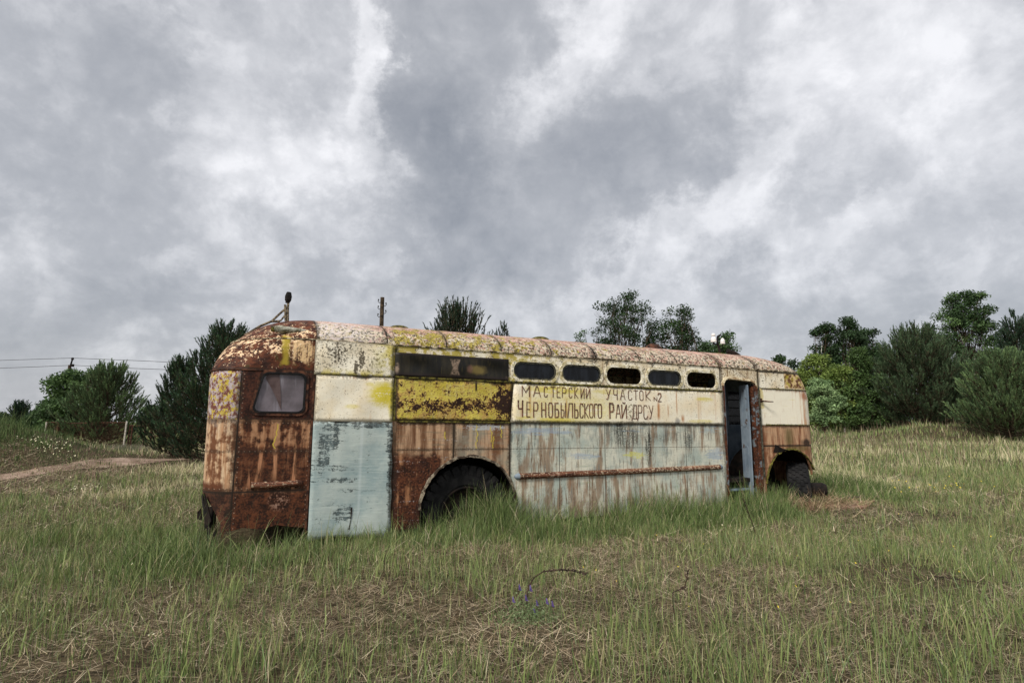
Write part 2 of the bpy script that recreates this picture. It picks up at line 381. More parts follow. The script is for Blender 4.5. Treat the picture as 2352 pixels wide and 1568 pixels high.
# lower centre: greenish grey over cream with rust streaks
base_c = mc(ss(d['big'], .35, .62), C(168, 178, 168), C(208, 206, 188)); base_c = mc(ss(d['sh'], .5, .72) * .55, base_c, C(140, 152, 148))
base_c = mc(ss(noise(objco(), (7, 7, 1.1), 6, .65, off=31.), .50, .62) * .8, base_c, C(132, 104, 78)); base_c = mc(ss(d['sv2'] * .7 + d['mid'] * .3, .54, .62) * .75, base_c, C(86, 62, 44)); base_c = mc(ss(noise(objco(), (9, 9, 2), 7, .7, off=101.), .56, .66) * .55, base_c, C(104, 116, 116)); base_c = mc(ss(d['fine'] * .5 + d['mid2'] * .5, .53, .62) * .45, base_c, C(120, 120, 104))
base_c = mc(ss(d['sv'], .5, .36) * ss(h, .9, 1.3) * .6, base_c, C(118, 126, 120))
base_c = mc(ss(d['sh'], .56, .64) * ss(h, 1.05, 1.28) * .7, base_c, C(140, 164, 190))
base_c = mc(ss(mx(blob(d, 3.75, .86, .3, .06), mx(blob(d, 6.3, .85, .22, .14), blob(d, 3.05, 1.2, .6, .06))) * .16 + d['sh'] * .6 + d['fine'] * .4, .57, .66) * .6, base_c, C(146, 162, 180))
base_c = mc(ss(blob(d, 4.7, .86, .26, .06) * .16 + d['sh'] * .6 + d['fine'] * .4, .58, .66) * .8, base_c, C(198, 196, 108))
for (a, b, c_, e, s_) in ((4.93, 1.05, .07, .36, .9), (4.5, 1.15, .3, .22, .75), (5.72, 1.1, .10, .25, .7), (2.7, .95, .05, .3, .4), (4.4, 1.25, .1, .1, .6), (5.3, 1.12, .5, .10, .35)):
    base_c = mc(blob(d, a, b, c_, e, .5) * ss(d['fine'] * .5 + d['sv2'] * .5, .40, .56) * s_, base_c, C(30, 26, 20))
base_c = mc(boxm(d, 2.6, 6.5, .1, .56, .05, .1) * ss(d['sv'] * .6 + d['sv2'] * .25 + d['mid'] * .15, .49, .62) * .65, base_c, C(140, 104, 76))
base_c = mc(ss(h, .35, .05) * ss(d['mid'], .35, .6) * .5, base_c, C(90, 70, 48))
# brown panels behind the rear wheel
brn = mc(ss(d['sv'], .4, .62), C(108, 74, 50), C(188, 154, 122)); brn = mc(ss(d['sh2'], .52, .66) * .5, brn, C(112, 104, 84)); brn = mc(ss(d['sv2'], .58, .7) * .6, brn, C(92, 56, 34))
brn = mc(ss(u, 1.55, 1.9) * ss(d['big'], .42, .6) * .5, brn, C(150, 152, 136))
rl = rust(d, .35)
rl = mc(ss(h, .93, 1.02) * ss(d['sv'], .42, .55) * .9, rl, mc(ss(d['sv2'], .4, .6), C(196, 156, 122), C(150, 96, 62)))
wr = mx(ss(u, 1.72, 1.45), ss(h, .92, .6) * ss(u, 2.0, 1.6)); wr = ss(wr + (d['mid'] - .5) * .5, .35, .65)
big2 = noise(objco(), (3.2, 3.2, 2.2), 6, .65, off=51.); rl = mc(ss(big2 * .6 + d['sv'] * .4, .52, .60) * .75, rl, mc(ss(d['sv2'], .4, .6), C(168, 120, 84), C(112, 70, 46))); rl = mc(ss(big2, .50, .38) * .8, rl, C(46, 24, 17))
dark_low = ss(h + (d['mid'] - .5) * .25, .96, .86)
brn = mc(wr * dark_low, brn, rl)
brn = mc(ss(blob(d, 2.2, 1.26, .4, .05) * .16 + d['sh'] * .5 + d['fine'] * .5, .58, .66) * .8, brn, C(176, 180, 182))
col = mc(ss(u + (d['fine'] - .5) * .02, 2.565, 2.575), brn, base_c)
# front lower section
fr = mc(ss(d['sv'], .36, .6), C(126, 82, 56), C(190, 152, 118)); fr = mc(ss(d['sv2'], .54, .68) * .8, fr, C(84, 46, 28)); fr = mc(ss(d['sh'], .56, .7) * .4, fr, C(180, 168, 140))
fr = mc(boxm(d, 7.95, 8.15, .98, 1.28, .08, .1) * .65, fr, C(96, 92, 56)); fr = mc(blob(d, 8.5, 1.03, .15, .07) * .9, fr, DK); fr = mc(ss(h, 1.02, .94) * ss(d['mid'], .4, .6) * .7, fr, C(116, 70, 42))
fr = mc(blob(d, 8.25, .92, .35, .06) * .6, fr, C(84, 80, 40))
col = mc(ss(u, 7.31, 7.33), col, fr)
# rear lower section
rearlow = mc(ss(d['sv'] + (d['mid'] - .5) * .5, .46, .6), mc(ss(d['mx'], .41, .59), C(46, 26, 17), C(104, 60, 36)), mc(ss(d['sv2'], .4, .6), C(178, 134, 98), C(132, 84, 54)))
rearlow = mc(ss(h, 1.0, 1.1) * ss(d['mid'] * .5 + d['sv'] * .5, .45, .55) * .65, rearlow, mc(ss(d['sv2'], .4, .6), C(150, 108, 76), C(188, 146, 110)))
rearlow = mc(ss(absv(h - .97 + (d['mid'] - .5) * .2), .07, .02) * .7, rearlow, C(56, 32, 22))
rearlow = mc(ss(h + (d['mid'] - .5) * .2, .97, .93) * .75, rearlow, mc(ss(d['sv'], .54, .64), mc(ss(d['mx'], .41, .59), C(42, 23, 15), C(92, 52, 30)), C(178, 126, 92)))
rearlow = mc(ss(h + (d['mid'] - .5) * .15, .56, .48), rearlow, mc(ss(d['mx'], .41, .60), C(30, 18, 13), C(96, 54, 31)))
rearlow = mc(blob(d, -.35, .42, .12, .12) * ss(d['fine'] * .5 + d['mid'] * .5, .50, .57) * .8, rearlow, C(170, 140, 122))
strip = mc(ss(d['sv'] * .5 + d['mid'] * .5, .44, .54), C(106, 68, 44), mc(ss(d['sv2'], .4, .6), C(168, 128, 94), C(216, 190, 156))); strip = mc(ss(d['sv2'], .52, .66) * .7, strip, C(104, 64, 40)); strip = mc(ss(h, 1.1, 1.3) * ss(d['mid2'], .45, .6) * .5, strip, C(140, 132, 120))
strip = mc(ss(h + (d['mid'] - .5) * .12, .66, .60) * ss(u, -.88, -.96), strip, C(92, 54, 32)); strip = mc(ss(h, .54, .52), strip, mc(ss(d['mx'], .41, .60), C(36, 22, 16), C(88, 54, 36)))
rearlow = mc(ss(u, -.825, -.835), rearlow, strip)
col = mc(rear, col, rearlow)
# upper wall
up = mc(ss(d['big'], .4, .62), CREAM, C(216, 200, 168)); up = mc(ss(d['fine'] * .5 + d['mid'] * .5, .53, .57) * .9, up, GRIME); up = mc(ss(d['sv'] * .5 + d['fine'] * .5, .52, .6) * .6, up, C(120, 100, 72)); up = mc(ss(d['fine2'], .62, .7) * .8, up, C(92, 70, 46))
ly = ss(u, 4.0, 2.6); up = mc(ss(d['mid2'] + ly * .12, .56, .66) * (ly * .75 + .15), up, MOSS)
up = mc(ss(d['sv'], .56, .7) * .5, up, C(140, 104, 72))
up = mc(boxm(d, 6.45, 7.4, 2.05, 2.4, .06, .1) * ss(d['fine'], .42, .62) * .75, up, C(112, 88, 60))
frc = mc(ss(d['sv'], .54, .70) * .6, CREAM, C(196, 150, 108)); frc = mc(ss(d['sv2'] * .5 + d['mid'] * .5, .55, .66) * .4, frc, C(176, 140, 104)); frc = mc(ss(h, 1.90, 1.975) * ss(d['sv2'], .42, .56) * .8, frc, C(150, 100, 66)); frc = mc(ss(u, 8.2, 8.6) * ss(d['sv'], .46, .62) * .7, frc, C(184, 122, 76)); frc = mc(ss(d['sh2'], .62, .70) * .5, frc, C(206, 194, 90))
frc = mc(blob(d, 8.55, 1.86, .14, .09) * .8, frc, C(160, 96, 56)); frc = mc(boxm(d, 7.30, 7.47, 1.62, 1.98, .02, .15) * .6, frc, C(190, 168, 60)); frc = mc(ss(d['fine2'], .70, .76) * .7, frc, RUST)
up = mc(ss(u, 7.355, 7.365) * ss(h, 1.975, 1.965), up, frc)
up = mc(boxm(d, 8.02, 9.2, 1.99, 2.26, .012, .02), up, mc(ss(d['mid'], .42, .56), C(92, 54, 34), mc(ss(d['mid2'], .45, .6), C(214, 186, 140), MOSS)))
# rear upper: window surround rust, spotted strip
rw = mc(ss(d['mx'], .42, .60), C(38, 21, 16), C(80, 44, 29)); rw = mc(ss(d['mid2'], .62, .68) * ss(u, -.2, -.05) * .8, rw, PEACH)
spot = mc(ss(noise(objco(), (22, 22, 15), 7, .75, off=21.), .46, .52), C(104, 60, 50), mc(ss(d['mid2'] * .5 + noise(objco(), 26, 5, .65, off=17.) * .5, .49, .53), C(178, 166, 166), C(184, 164, 64)))
spot = mc(ss(d['fine'], .54, .62) * .6, spot, C(150, 116, 100))
rw = mc(ss(u, -.815, -.83), rw, spot)
up = mc(rear * ss(h, 1.90, 1.89), up, rw)
col = mc(low, up, col)
rm0 = noise(objco(), 22, 7, .7, off=81.)
# rear dome: rust with cream flakes
flk = ss(d['mid'] * .35 + rm0 * .3 + d['fine'] * .35 + ss(h, 2.66, 2.25) * .05 - ss(h, 2.12, 1.95) * .06, .562, .585)
dome = mc(ss(d['mid2'], .35, .62), C(44, 24, 17), C(98, 54, 34)); dome = mc(flk * ss(h, 2.62, 2.5), dome, mc(ss(d['fine2'], .35, .6), C(216, 170, 122), C(228, 206, 172)))
dome = mc(ss(d['mid2'] + (d['big'] - .5) * .4, .58, .66) * ss(h, 2.45, 2.1) * .8, dome, MOSSD); dome = mc(ss(h, 1.94, 1.905), dome, C(50, 27, 18))
dome = mc(boxm(d, -.42, -.34, 1.98, 2.34, .02, .12) * .8, dome, C(168, 148, 52)); dome = mc(boxm(d, -.3, -.06, 2.02, 2.25, .03, .25) * ss(d['fine'] * .5 + d['sv2'] * .5, .56, .47), dome, C(222, 188, 140))
domez = ss(u, -.035, -.045) * ss(h, 1.885, 1.895)
# roof skin
roofz = ss(h, 2.302, 2.31)
rm = noise(objco(), 17, 6, .66, off=71.); lich = rm * .55 + d['fine'] * .45
rf = mc(ss(d['mid2'], .40, .54), PINK, C(196, 156, 140)); rf = mc(ss(rm, .54, .62) * .6, rf, C(206, 194, 186))
rf = mc(ss(lich + ss(h, 2.66, 2.42) * .10 + (d['big'] - .5) * .25, .57, .60), rf, mc(ss(d['fine2'], .4, .6), C(216, 206, 184), C(178, 162, 140)))
rf = mc(ss(noise(objco(), 27, 6, .72, off=11.) + ss(h, 2.60, 2.45) * .06, .57, .60) * .9, rf, C(32, 28, 20)); rf = mc(ss(d['fine2'] * .6 + d['mid'] * .4, .55, .60) * .6, rf, C(96, 84, 66))
ym = ss(u, 5.2, 1.2) * .13 * ss(u, .7, 1.0) - ss(u, 1.0, .7) * .06
rf = mc(ss(noise(objco(), 8.5, 7, .74, off=14.) + ym * ss(h, 2.70, 2.5), .60, .645) * .9, rf, mc(ss(d['fine'], .38, .56), MOSSD, MOSS))
rf = mc(ss(noise(objco(), 13, 7, .74, off=111.), .57, .64) * .7, rf, mc(ss(d['fine'], .4, .56), C(60, 54, 28), C(150, 136, 72)))
rf = mc(ss(absv(u - 5.0), .5, .1) * ss(h, 2.45, 2.6) * ss(d['sh'], .4, .6) * .6, rf, C(120, 108, 46))
rf = mc(ss(u, .9, .3) * ss(lich, .52, .46) * .7, rf, C(214, 208, 204))
for s_ in (-.04, .82, 1.62, 2.42, 3.22, 3.98, 4.80, 5.55, 6.45, 7.30):
    rf = mc(mx(line_u(d, s_, .008), ss(absv(u - s_ + (d['mid'] - .5) * .16), .07, .01) * ss(d['fine'], .46, .56) * .85), rf, mc(ss(d['mid2'], .5, .56), C(30, 26, 18), MOSSD))
col = mc(roofz, col, rf)
col = mc(domez, col, dome)
# black drip marks and seams
col = mc(blob(d, 3.96, 2.30, .06, .22, .3) * ss(d['fine'], .4, .55) * .95, col, C(26, 22, 16))
for s_ in (1.745, 2.56): col = mc(line_u(d, s_, .010) * low, col, C(44, 36, 26))
for s_ in (3.34, 4.12, 5.67): col = mc(line_u(d, s_, .006) * low * .8, col, C(60, 54, 44))
dots = mx(rivets_h(d, .97), mx(rivets_u(d, 2.53), mx(rivets_u(d, 3.37), mx(rivets_u(d, 4.15), mx(rivets_u(d, 6.43), rivets_u(d, 1.0))))))
dots = mx(dots, mx(rivets_h(d, .56) * rear, mx(rivets_h(d, 1.29) * rear, rivets_u(d, -.06) * rear)))
dots = dots * low
dots = mx(dots, mx(rivets_u(d, -.80), rivets_h(d, 1.90)) * rear)
col = mc(dots * .55, col, mc(rear, C(52, 44, 34), C(176, 150, 128)))
col = mc(line_u(d, -.83, .008) * ss(h, 1.9, 1.88), col, C(26, 15, 11)); col = mc(line_h(d, .525, .008) * ss(u, -.05, -.1) * .9, col, C(20, 12, 9))
col = mc(line_h(d, .97, .004) * ss(u, .95, 1.) * low * .6, col, C(60, 50, 40)); col = mc(line_h(d, .975, .008) * ss(u, 7.3, 7.35), col, C(30, 18, 12)); col = mc(line_h(d, 2.265, .007) * ss(u, 7.3, 7.35), col, C(40, 34, 22))
col = mc(line_u(d, 6.47, .007) * ss(h, 1.9, 1.95) * ss(h, 2.32, 2.28), col, C(46, 36, 22)); col = mc(line_u(d, 7.36, .012) * ss(h, 1.3, 1.32) * ss(h, 2.32, 2.28), col, C(64, 54, 24))
gr_n = d['fine'] * .5 + d['mid'] * .5 - .5
def seam(x, x0, w): return ss(absv(x - x0) + gr_n * w * 5, w, w * .2)
gr = seam(u, .955, .05) * low
for q in (seam(u, 1.745, .05) * low, seam(u, 2.56, .04) * low, seam(h, 1.32, .045), seam(u, -.84, .05) * ss(h, 1.9, 1.88), seam(u, -.03, .035) * rear, seam(h, 1.90, .03) * rear, seam(h, .97, .028) * ss(u, 2.56, 2.5) * low * .8, seam(h, .53, .05) * rear, seam(u, 6.5, .05), seam(u, 7.36, .05), seam(h, 2.27, .03) * ss(u, 7.3, 7.4), seam(h, .975, .03) * ss(u, 7.3, 7.4)): gr = mx(gr, q)
col = mc(gr * .6, col, C(44, 34, 24))
wig = (noise(objco(), (1, 1, 9), 4, .6, off=91.) - .5) * .14
for (a_, h0_, h1_) in ((-.43, 1.0, 1.28), (2.06, .98, 1.29), (2.27, 1.06, 1.27), (2.30, .98, 1.14), (2.42, 1.12, 1.29), (1.62, 1.1, 1.2)):
    col = mc(ss(absv(u - a_ + wig), .010, .004) * ss(h, h0_ - .01, h0_ + .01) * ss(h, h1_ + .01, h1_ - .01) * ss(d['fine'], .36, .44) * .85, col, C(196, 176, 66))
col = mc(ss(noise(objco(), (20, 20, 6), 7, .75, off=61.), .58, .68) * low * .4, col, C(60, 46, 34))
bmp = d['fine'] * .5 + d['mid'] * .8 + dots * 1.2 + d['big'] * 1.6
out(col, mt('SUBTRACT', .85, ss(d['mid'], .4, .7) * .25), bmp, .45, .012, spec=.25)

def dark_mat(name, c0, c1, sc=12, rough=.8, spec=.3):
    m = newmat(name); co = objco(); n = noise(co, sc, 5, .6); out(mc(ss(n, .38, .64), c0, c1), rough, noise(co, sc * 4, 4, .6), .5, .006, spec=spec); return m
m_rubber = dark_mat('old_rubber', C(14, 14, 15), C(34, 33, 33), 9, .9)
m_seal = dark_mat('window_rubber_seal', C(30, 30, 26), C(84, 82, 68), 20, .8)
m_rust = dark_mat('rusted_steel', C(34, 21, 16), C(98, 62, 44), 14, .9)
m_dark = dark_mat('dark_metal_grime_shade', C(12, 10, 9), C(38, 28, 22), 9, .9)
m_moss = dark_mat('mossy_ledge', C(34, 32, 16), C(112, 104, 44), 25, .95)
m_interior = dark_mat('interior_paint', C(104, 120, 136), C(140, 156, 172), 4, .8)

for _m in [_m for _m in bpy.data.materials if _m.name in ('a', 'b')]: bpy.data.materials.remove(_m)
link('body_shell', new_me, [m_body, m_interior], bus)
def sheet(name, pts_fn, u0, u1, h0, h1, mat, parent, v=-.006, th=.004, nu=22, nh=12, wav=.009, seed=0):
    """thin metal sheet with slight buckling; pts_fn maps (s,t) -> (u,h)"""
    rn = np.random.default_rng(seed); ph = rn.random(4) * 6
    Vv = []
    for side in (0, 1):
        for j in range(nh + 1):
            for i in range(nu + 1):
                s, t = i / nu, j / nh; uu, hh = pts_fn(s, t) if pts_fn else (u0 + (u1 - u0) * s, h0 + (h1 - h0) * t)
                wv = wav * (math.sin(s * 9 + ph[0]) * math.sin(t * 6 + ph[1]) + .5 * math.sin(s * 19 + ph[2] + t * 5)) * (1 if 0 < i < nu else .3)
                Vv.append((uu, v - th * (1 - side) + wv - wav, hh))
    n = (nu + 1) * (nh + 1); F = []
    for j in range(nh):
        for i in range(nu):
            a = j * (nu + 1) + i; F.append((a, a + 1, a + nu + 2, a + nu + 1)); F.append((n + a, n + a + nu + 1, n + a + nu + 2, n + a + 1))
    for i in range(nu):
        a = i; F.append((a, n + a, n + a + 1, a + 1)); a = nh * (nu + 1) + i; F.append((a, a + 1, n + a + 1, n + a))
    for j in range(nh):
        a = j * (nu + 1); F.append((a, a + nu + 1, n + a + nu + 1, n + a)); a += nu; F.append((a, n + a, n + a + nu + 1, a + nu + 1))
    return np_mesh(name, np.array(Vv), np.array(F), mat, parent, smooth=False)

def edge_grime(d, c, us, hs, w=.035, k=.65):
    gn = d['fine'] * .55 + d['mid'] * .45 - .5; e = None
    for x0 in us: q = ss(absv(d['u'] - x0) + gn * w * 6, w, w * .15); e = q if e is None else mx(e, q)
    for x0 in hs: q = ss(absv(d['h'] - x0) + gn * w * 6, w, w * .15); e = q if e is None else mx(e, q)
    return mc(e * k, c, C(56, 46, 30))
# blue sheet over the rear doorway
m_blue = newmat('pale_blue_scraped_sheet'); d = paint_base(objco()); u, h = d['u'], d['h']
c = mc(ss(d['big'], .35, .65), C(142, 160, 160), C(176, 186, 180)); c = mc(ss(d['sh2'], .5, .68) * .4, c, C(196, 208, 200))
scr = noise(objco(), (5, 5, 30), 6, .75, .4, off=2.)
pat = mx(blob(d, .17, 1.12, .17, .26, .3), mx(blob(d, .12, .95, .10, .3, .3) * .8, mx(blob(d, .55, 1.28, .5, .05, .3) * .9, mx(blob(d, .38, .24, .13, .13, .3) * .9, mx(blob(d, .3, .62, .28, .05, .4) * .8, mx(blob(d, .9, 1.1, .05, .35, .3) * .8, blob(d, .45, .5, .2, .03, .4) * .7))))))
pat = mx(pat, mx(blob(d, .25, .76, .22, .05, .5) * .7, mx(blob(d, .9, .7, .04, .5, .3) * .7, mx(blob(d, .0, .9, .03, .5, .3) * .7, blob(d, .75, .36, .2, .02, .3) * .5))))
scr = noise(objco(), (4, 4, 42), 8, .8, .3, off=2.); scr2 = noise(objco(), (26, 26, 48), 6, .8, .2, off=7.)
c = mc(ss(scr * .6 + scr2 * .6 + d['sv'] * .35 + pat * .17, .885, .93) * .95, c, mc(ss(d['fine2'], .4, .6), C(36, 42, 42), C(74, 82, 82)))
c = mc(ss(scr * .5 + scr2 * .5 + pat * .10, .60, .68) * .5, c, C(112, 132, 134))
c = mc(ss(d['sh'], .66, .70) * .7, c, C(70, 80, 80)); c = mc(ss(d['fine2'], .70, .75) * .6, c, C(60, 54, 40))
c = mc(ss(h, .12, .0) * ss(d['mid'], .4, .6) * .6, c, C(110, 120, 104)); c = mc(ss(absv(u - .55), .03, .0) * .35, c, C(196, 206, 206))
c = edge_grime(d, c, (.945, .925), (1.318,), .03, .7)
out(c, .65, d['fine'] * .5 + d['big'] * 3, .35, .012, spec=.3)
def blue_fn(s, t):
    uL = -.012 - .012 * t; uR = .945 - .022 * t + .006 * math.sin(t * 23)
    return uL + (uR - uL) * s, -.055 + (1.318 + .055) * t + (.03 * math.sin(s * 5) if t == 0 else 0)
sheet('door_cover_sheet', blue_fn, 0, 0, 0, 0, m_blue, bus, v=-.010, seed=1, nu=20, nh=22, wav=.005)['label'] = 'pale blue scraped metal sheet closing the rear doorway'
bm = bmesh.new(); bm_poly_prism(bm, [(.455, .30), (.475, .30), (.47, .18), (.45, .05), (.44, .05), (.46, .16)], -.0265, -.0245); from_bm('slit', bm, m_dark, bus)
# cream sheets
def cream_mat(name, yel, streak=.3, seedoff=0., extra=None, us=(), hs=()):
    m = newmat(name); d = paint_base(objco()); u, h = d['u'], d['h']
    c = mc(ss(d['big'], .4, .65), CREAM, C(232, 218, 188)); c = mc(ss(d['sv'], .58, .72) * streak, c, C(200, 160, 118)); c = mc(ss(d['fine'] * .4 + d['fine2'] * .6, .575, .61) * .75, c, C(88, 70, 48)); c = mc(ss(d['mid'] * .5 + d['sv2'] * .5, .55, .66) * .35, c, C(190, 172, 134))
    if extra: c = extra(d, c)
    for (a, b, e, g, s_) in yel: c = mc(blob(d, a, b, e, g, .25) * ss(d['sh'] * .6 + d['fine'] * .4, .36, .5) * s_, c, C(208, 192, 62))
    c = edge_grime(d, c, us, hs)
    out(c, .6, d['fine'] * .5 + d['big'] * 3, .35, .012, spec=.3); return m
def ex1(d, c):
    c = mc(ss(d['u'], .86, .9) * ss(d['sv2'], .4, .55) * .5, c, C(160, 150, 50)); return mc(ss(d['h'], 1.80, 1.87) * ss(d['sv2'], .5, .64) * .7, c, C(190, 140, 96))
m_cr1 = cream_mat('cream_sheet_with_yellow', [(.80, 1.66, .22, .17, 1.), (.42, 1.50, .1, .03, .5), (.9, 1.55, .05, .2, .8), (.62, 1.78, .06, .03, .5)], .3, extra=ex1, us=(-.02, .915), hs=(1.865,))
sheet('side_panel', lambda s, t: (-.022 + (.918 + .022) * s, 1.318 + (1.868 - 1.318) * t), 0, 0, 0, 0, m_cr1, bus, v=-.008, seed=2)['label'] = 'cream panel with a yellow patch above the blue sheet'
def ex2(d, c):
    c = mc(ss(d['mid'] * .4 + d['fine'] * .6, .55, .60) * .85, c, GRIME)
    c = mc(mx(ss(d['u'], .55, .9), ss(d['h'], 1.98, 1.88)) * ss(d['mid'], .42, .55) * .8, c, C(196, 182, 70))
    c = mc(ss(mx(blob(d, .50, 2.08, .05, .17, .25), mx(blob(d, .44, 1.98, .035, .10, .25), blob(d, .22, 2.14, .14, .16, .6) * .8)) * .17 + d['fine'] * .7 + d['sv2'] * .3, .585, .65) * .9, c, C(60, 50, 32)); c = mc(ss(noise(objco(), 30, 5, .75, off=41.), .56, .61) * .8, c, C(84, 74, 54)); return c
m_cr2 = cream_mat('speckled_cream_sheet', [], .5, extra=ex2, us=(-.05, .90), hs=(1.875, 2.29))
sheet('side_panel', lambda s, t: (-.05 + (.90 + .05) * s, 1.872 + (2.292 - 1.872) * t), 0, 0, 0, 0, m_cr2, bus, v=-.012, seed=3)['label'] = 'black speckled cream panel below the roof edge'
# yellow panel
m_yel = newmat('yellow_rust_panel'); d = paint_base(objco()); u, h = d['u'], d['h']
c = mc(ss(d['big'], .4, .6), C(184, 166, 66), C(204, 188, 88)); c = mc(ss(d['sh2'], .58, .68) * .5, c, C(190, 178, 130))
c = mc(ss(noise(objco(), (7, 7, 9), 6, .66, off=121.) + ss(h, 1.7, 1.4) * .05, .51, .62) * .75, c, C(180, 144, 84)); c = mc(ss(d['sv2'] * .6 + d['mid2'] * .4, .52, .62) * .5, c, C(198, 190, 132))
m_ = (d['mid2'] - .5) * 1.0 + (d['big'] - .5) * .5 + (d['fine'] - .5) * .9 + (d['fine2'] - .5) * .4 + .42 + ss(absv(h - 1.53 - (d['big'] - .5) * .25), .15, .0) * .17 + ss(u, 2.2, 2.55) * .14 + ss(u, .99, .95) * .2 + mx(blob(d, 2.45, 1.70, .12, .09), blob(d, 2.18, 1.7, .06, .1)) * .12 + ss(h, 1.37, 1.34) * .2
c = mc(ss(m_, .48, .56) * .9, c, C(140, 98, 56)); c = mc(ss(m_, .54, .62), c, C(42, 24, 14)); c = mc(line_u(d, 2.04, .012) * ss(h, 1.72, 1.76), c, C(40, 26, 16))
c = edge_grime(d, c, (.96, 2.58), (1.87, 1.34), .04, .85)
out(c, .75, d['fine'] + m_ * 3, .5, .01, spec=.25)
sheet('side_panel', lambda s, t: (.955 + (2.57 - .955 + .03 * t) * s, 1.338 + (1.872 - 1.338) * t), 0, 0, 0, 0, m_yel, bus, v=-.004, seed=4)['label'] = 'yellow panel eaten by dark rust'
# sign panel
def ex3(d, c):
    for (a, w_, h0, h1, s_) in ((2.86, .022, 1.4, 1.84, .7), (3.45, .02, 1.36, 1.66, .8), (5.13, .028, 1.36, 1.66, .95), (5.32, .014, 1.4, 1.62, .7), (5.62, .03, 1.32, 1.46, .9), (5.5, .012, 1.45, 1.86, .8), (4.93, .03, 1.33, 1.5, .4), (3.2, .015, 1.5, 1.8, .4), (6.0, .01, 1.34, 1.8, .3), (6.32, .012, 1.34, 1.85, .3), (2.72, .02, 1.34, 1.6, .4)):
        c = mc(ss(absv(d['u'] - a + (d['mid'] - .5) * .03), w_ * 1.6, 0) * ss(d['h'], h0, h0 + .1) * ss(d['h'], h1 + .05, h1 - .05) * s_, c, C(176, 118, 70))
    c = mc(blob(d, 4.6, 1.5, .10, .16, .5) * ss(d['fine'], .5, .56) * .8, c, C(70, 62, 44)); c = mc(blob(d, 5.5, 1.37, .06, .06, .6) * .7, c, C(130, 130, 130))
    c = mc(ss(d['h'], 1.80, 1.865) * ss(d['sv2'], .42, .6) * .6, c, C(150, 132, 60)); return c
m_sign = cream_mat('cream_sign_panel', [(3.5, 1.55, 1.0, .3, .45), (3.3, 1.80, .5, .06, .8), (3.3, 1.37, .4, .04, .7), (6.1, 1.74, .2, .04, .7), (6.0, 1.38, .3, .03, .6), (4.2, 1.8, .3, .04, .5), (2.8, 1.38, .15, .05, .6)], .45, extra=ex3, us=(2.57, 6.5), hs=(1.868, 1.33))
sign = sheet('sign_panel', lambda s, t: ((2.555 + .055 * t) * (1 - s) + 6.51 * s, 1.328 + (1.868 - 1.328) * t), 0, 0, 0, 0, m_sign, bus, v=-.012, nu=40, wav=.0025, seed=5)
sign['label'] = 'cream panel with two lines of brown hand painted Cyrillic'
# hand painted letters
GL = {'М': [[(0, 0), (0, 1), (.5, .4), (1, 1), (1, 0)]], 'А': [[(0, 0), (.42, 1), (.6, 1), (1, 0)], [(.17, .36), (.85, .36)]], 'С': [[(1, .82), (.8, 1), (.2, 1), (0, .84), (0, .16), (.2, 0), (.8, 0), (1, .18)]],
 'Т': [[(0, 1), (1, 1)], [(.5, 1), (.5, 0)]], 'Е': [[(1, 1), (0, 1), (0, 0), (1, 0)], [(0, .52), (.8, .52)]], 'Р': [[(0, 0), (0, 1), (.8, 1), (1, .86), (1, .58), (.8, .44), (0, .44)]],
 'К': [[(0, 0), (0, 1)], [(1, 1), (.05, .45), (1, 0)]], 'И': [[(0, 1), (0, 0), (1, 1), (1, 0)]], 'Й': [[(0, 1), (0, 0), (1, 1), (1, 0)], [(.25, 1.18), (.5, 1.1), (.75, 1.18)]],
 'У': [[(0, 1), (.5, .42)], [(1, 1), (.5, .2), (.35, 0), (.08, 0)]], 'Ч': [[(0, 1), (0, .6), (.15, .48), (1, .48)], [(1, 1), (1, 0)]], 'О': [[(.2, 0), (0, .15), (0, .85), (.2, 1), (.8, 1), (1, .85), (1, .15), (.8, 0), (.2, 0)]],
 'N': [[(0, 0), (0, 1), (1, 0), (1, 1)]], '2': [[(0, .8), (.2, 1), (.8, 1), (1, .82), (1, .62), (0, 0), (1, 0)]], 'Н': [[(0, 0), (0, 1)], [(1, 0), (1, 1)], [(0, .5), (1, .5)]],
 'Б': [[(.9, 1), (0, 1), (0, 0), (.8, 0), (1, .14), (1, .42), (.8, .56), (0, .56)]], 'Ы': [[(0, 1), (0, 0), (.45, 0), (.62, .12), (.62, .42), (.45, .54), (0, .54)], [(1, 1), (1, 0)]],
 'Л': [[(0, 0), (.3, 1), (1, 1), (1, 0)]], 'Ь': [[(0, 1), (0, 0), (.8, 0), (1, .14), (1, .42), (.8, .56), (0, .56)]], 'Г': [[(0, 0), (0, 1), (1, 1)]], 'Д': [[(0, -.14), (0, 0), (1, 0), (1, -.14)], [(.14, 0), (.4, 1), (.82, 1), (.82, 0)]]}
XT = [132, 165, 250, 335, 418, 505, 600, 685, 772, 868, 950, 1045, 1138, 1230]; UT = [2.67, 2.735, 2.91, 3.085, 3.265, 3.455, 3.67, 3.86, 4.06, 4.285, 4.49, 4.73, 4.975, 5.20]
cu = lambda x: float(np.interp(x, XT, UT))
line1 = [('М', 165, 220), ('А', 250, 305), ('С', 335, 358), ('Т', 385, 418), ('Е', 432, 455), ('Р', 472, 500), ('С', 523, 545), ('К', 565, 590), ('И', 613, 638), ('Й', 655, 683), ('У', 808, 840), ('Ч', 866, 892), ('А', 916, 950), ('С', 975, 1000), ('Т', 1016, 1046), ('О', 1060, 1084), ('К', 1105, 1138)]
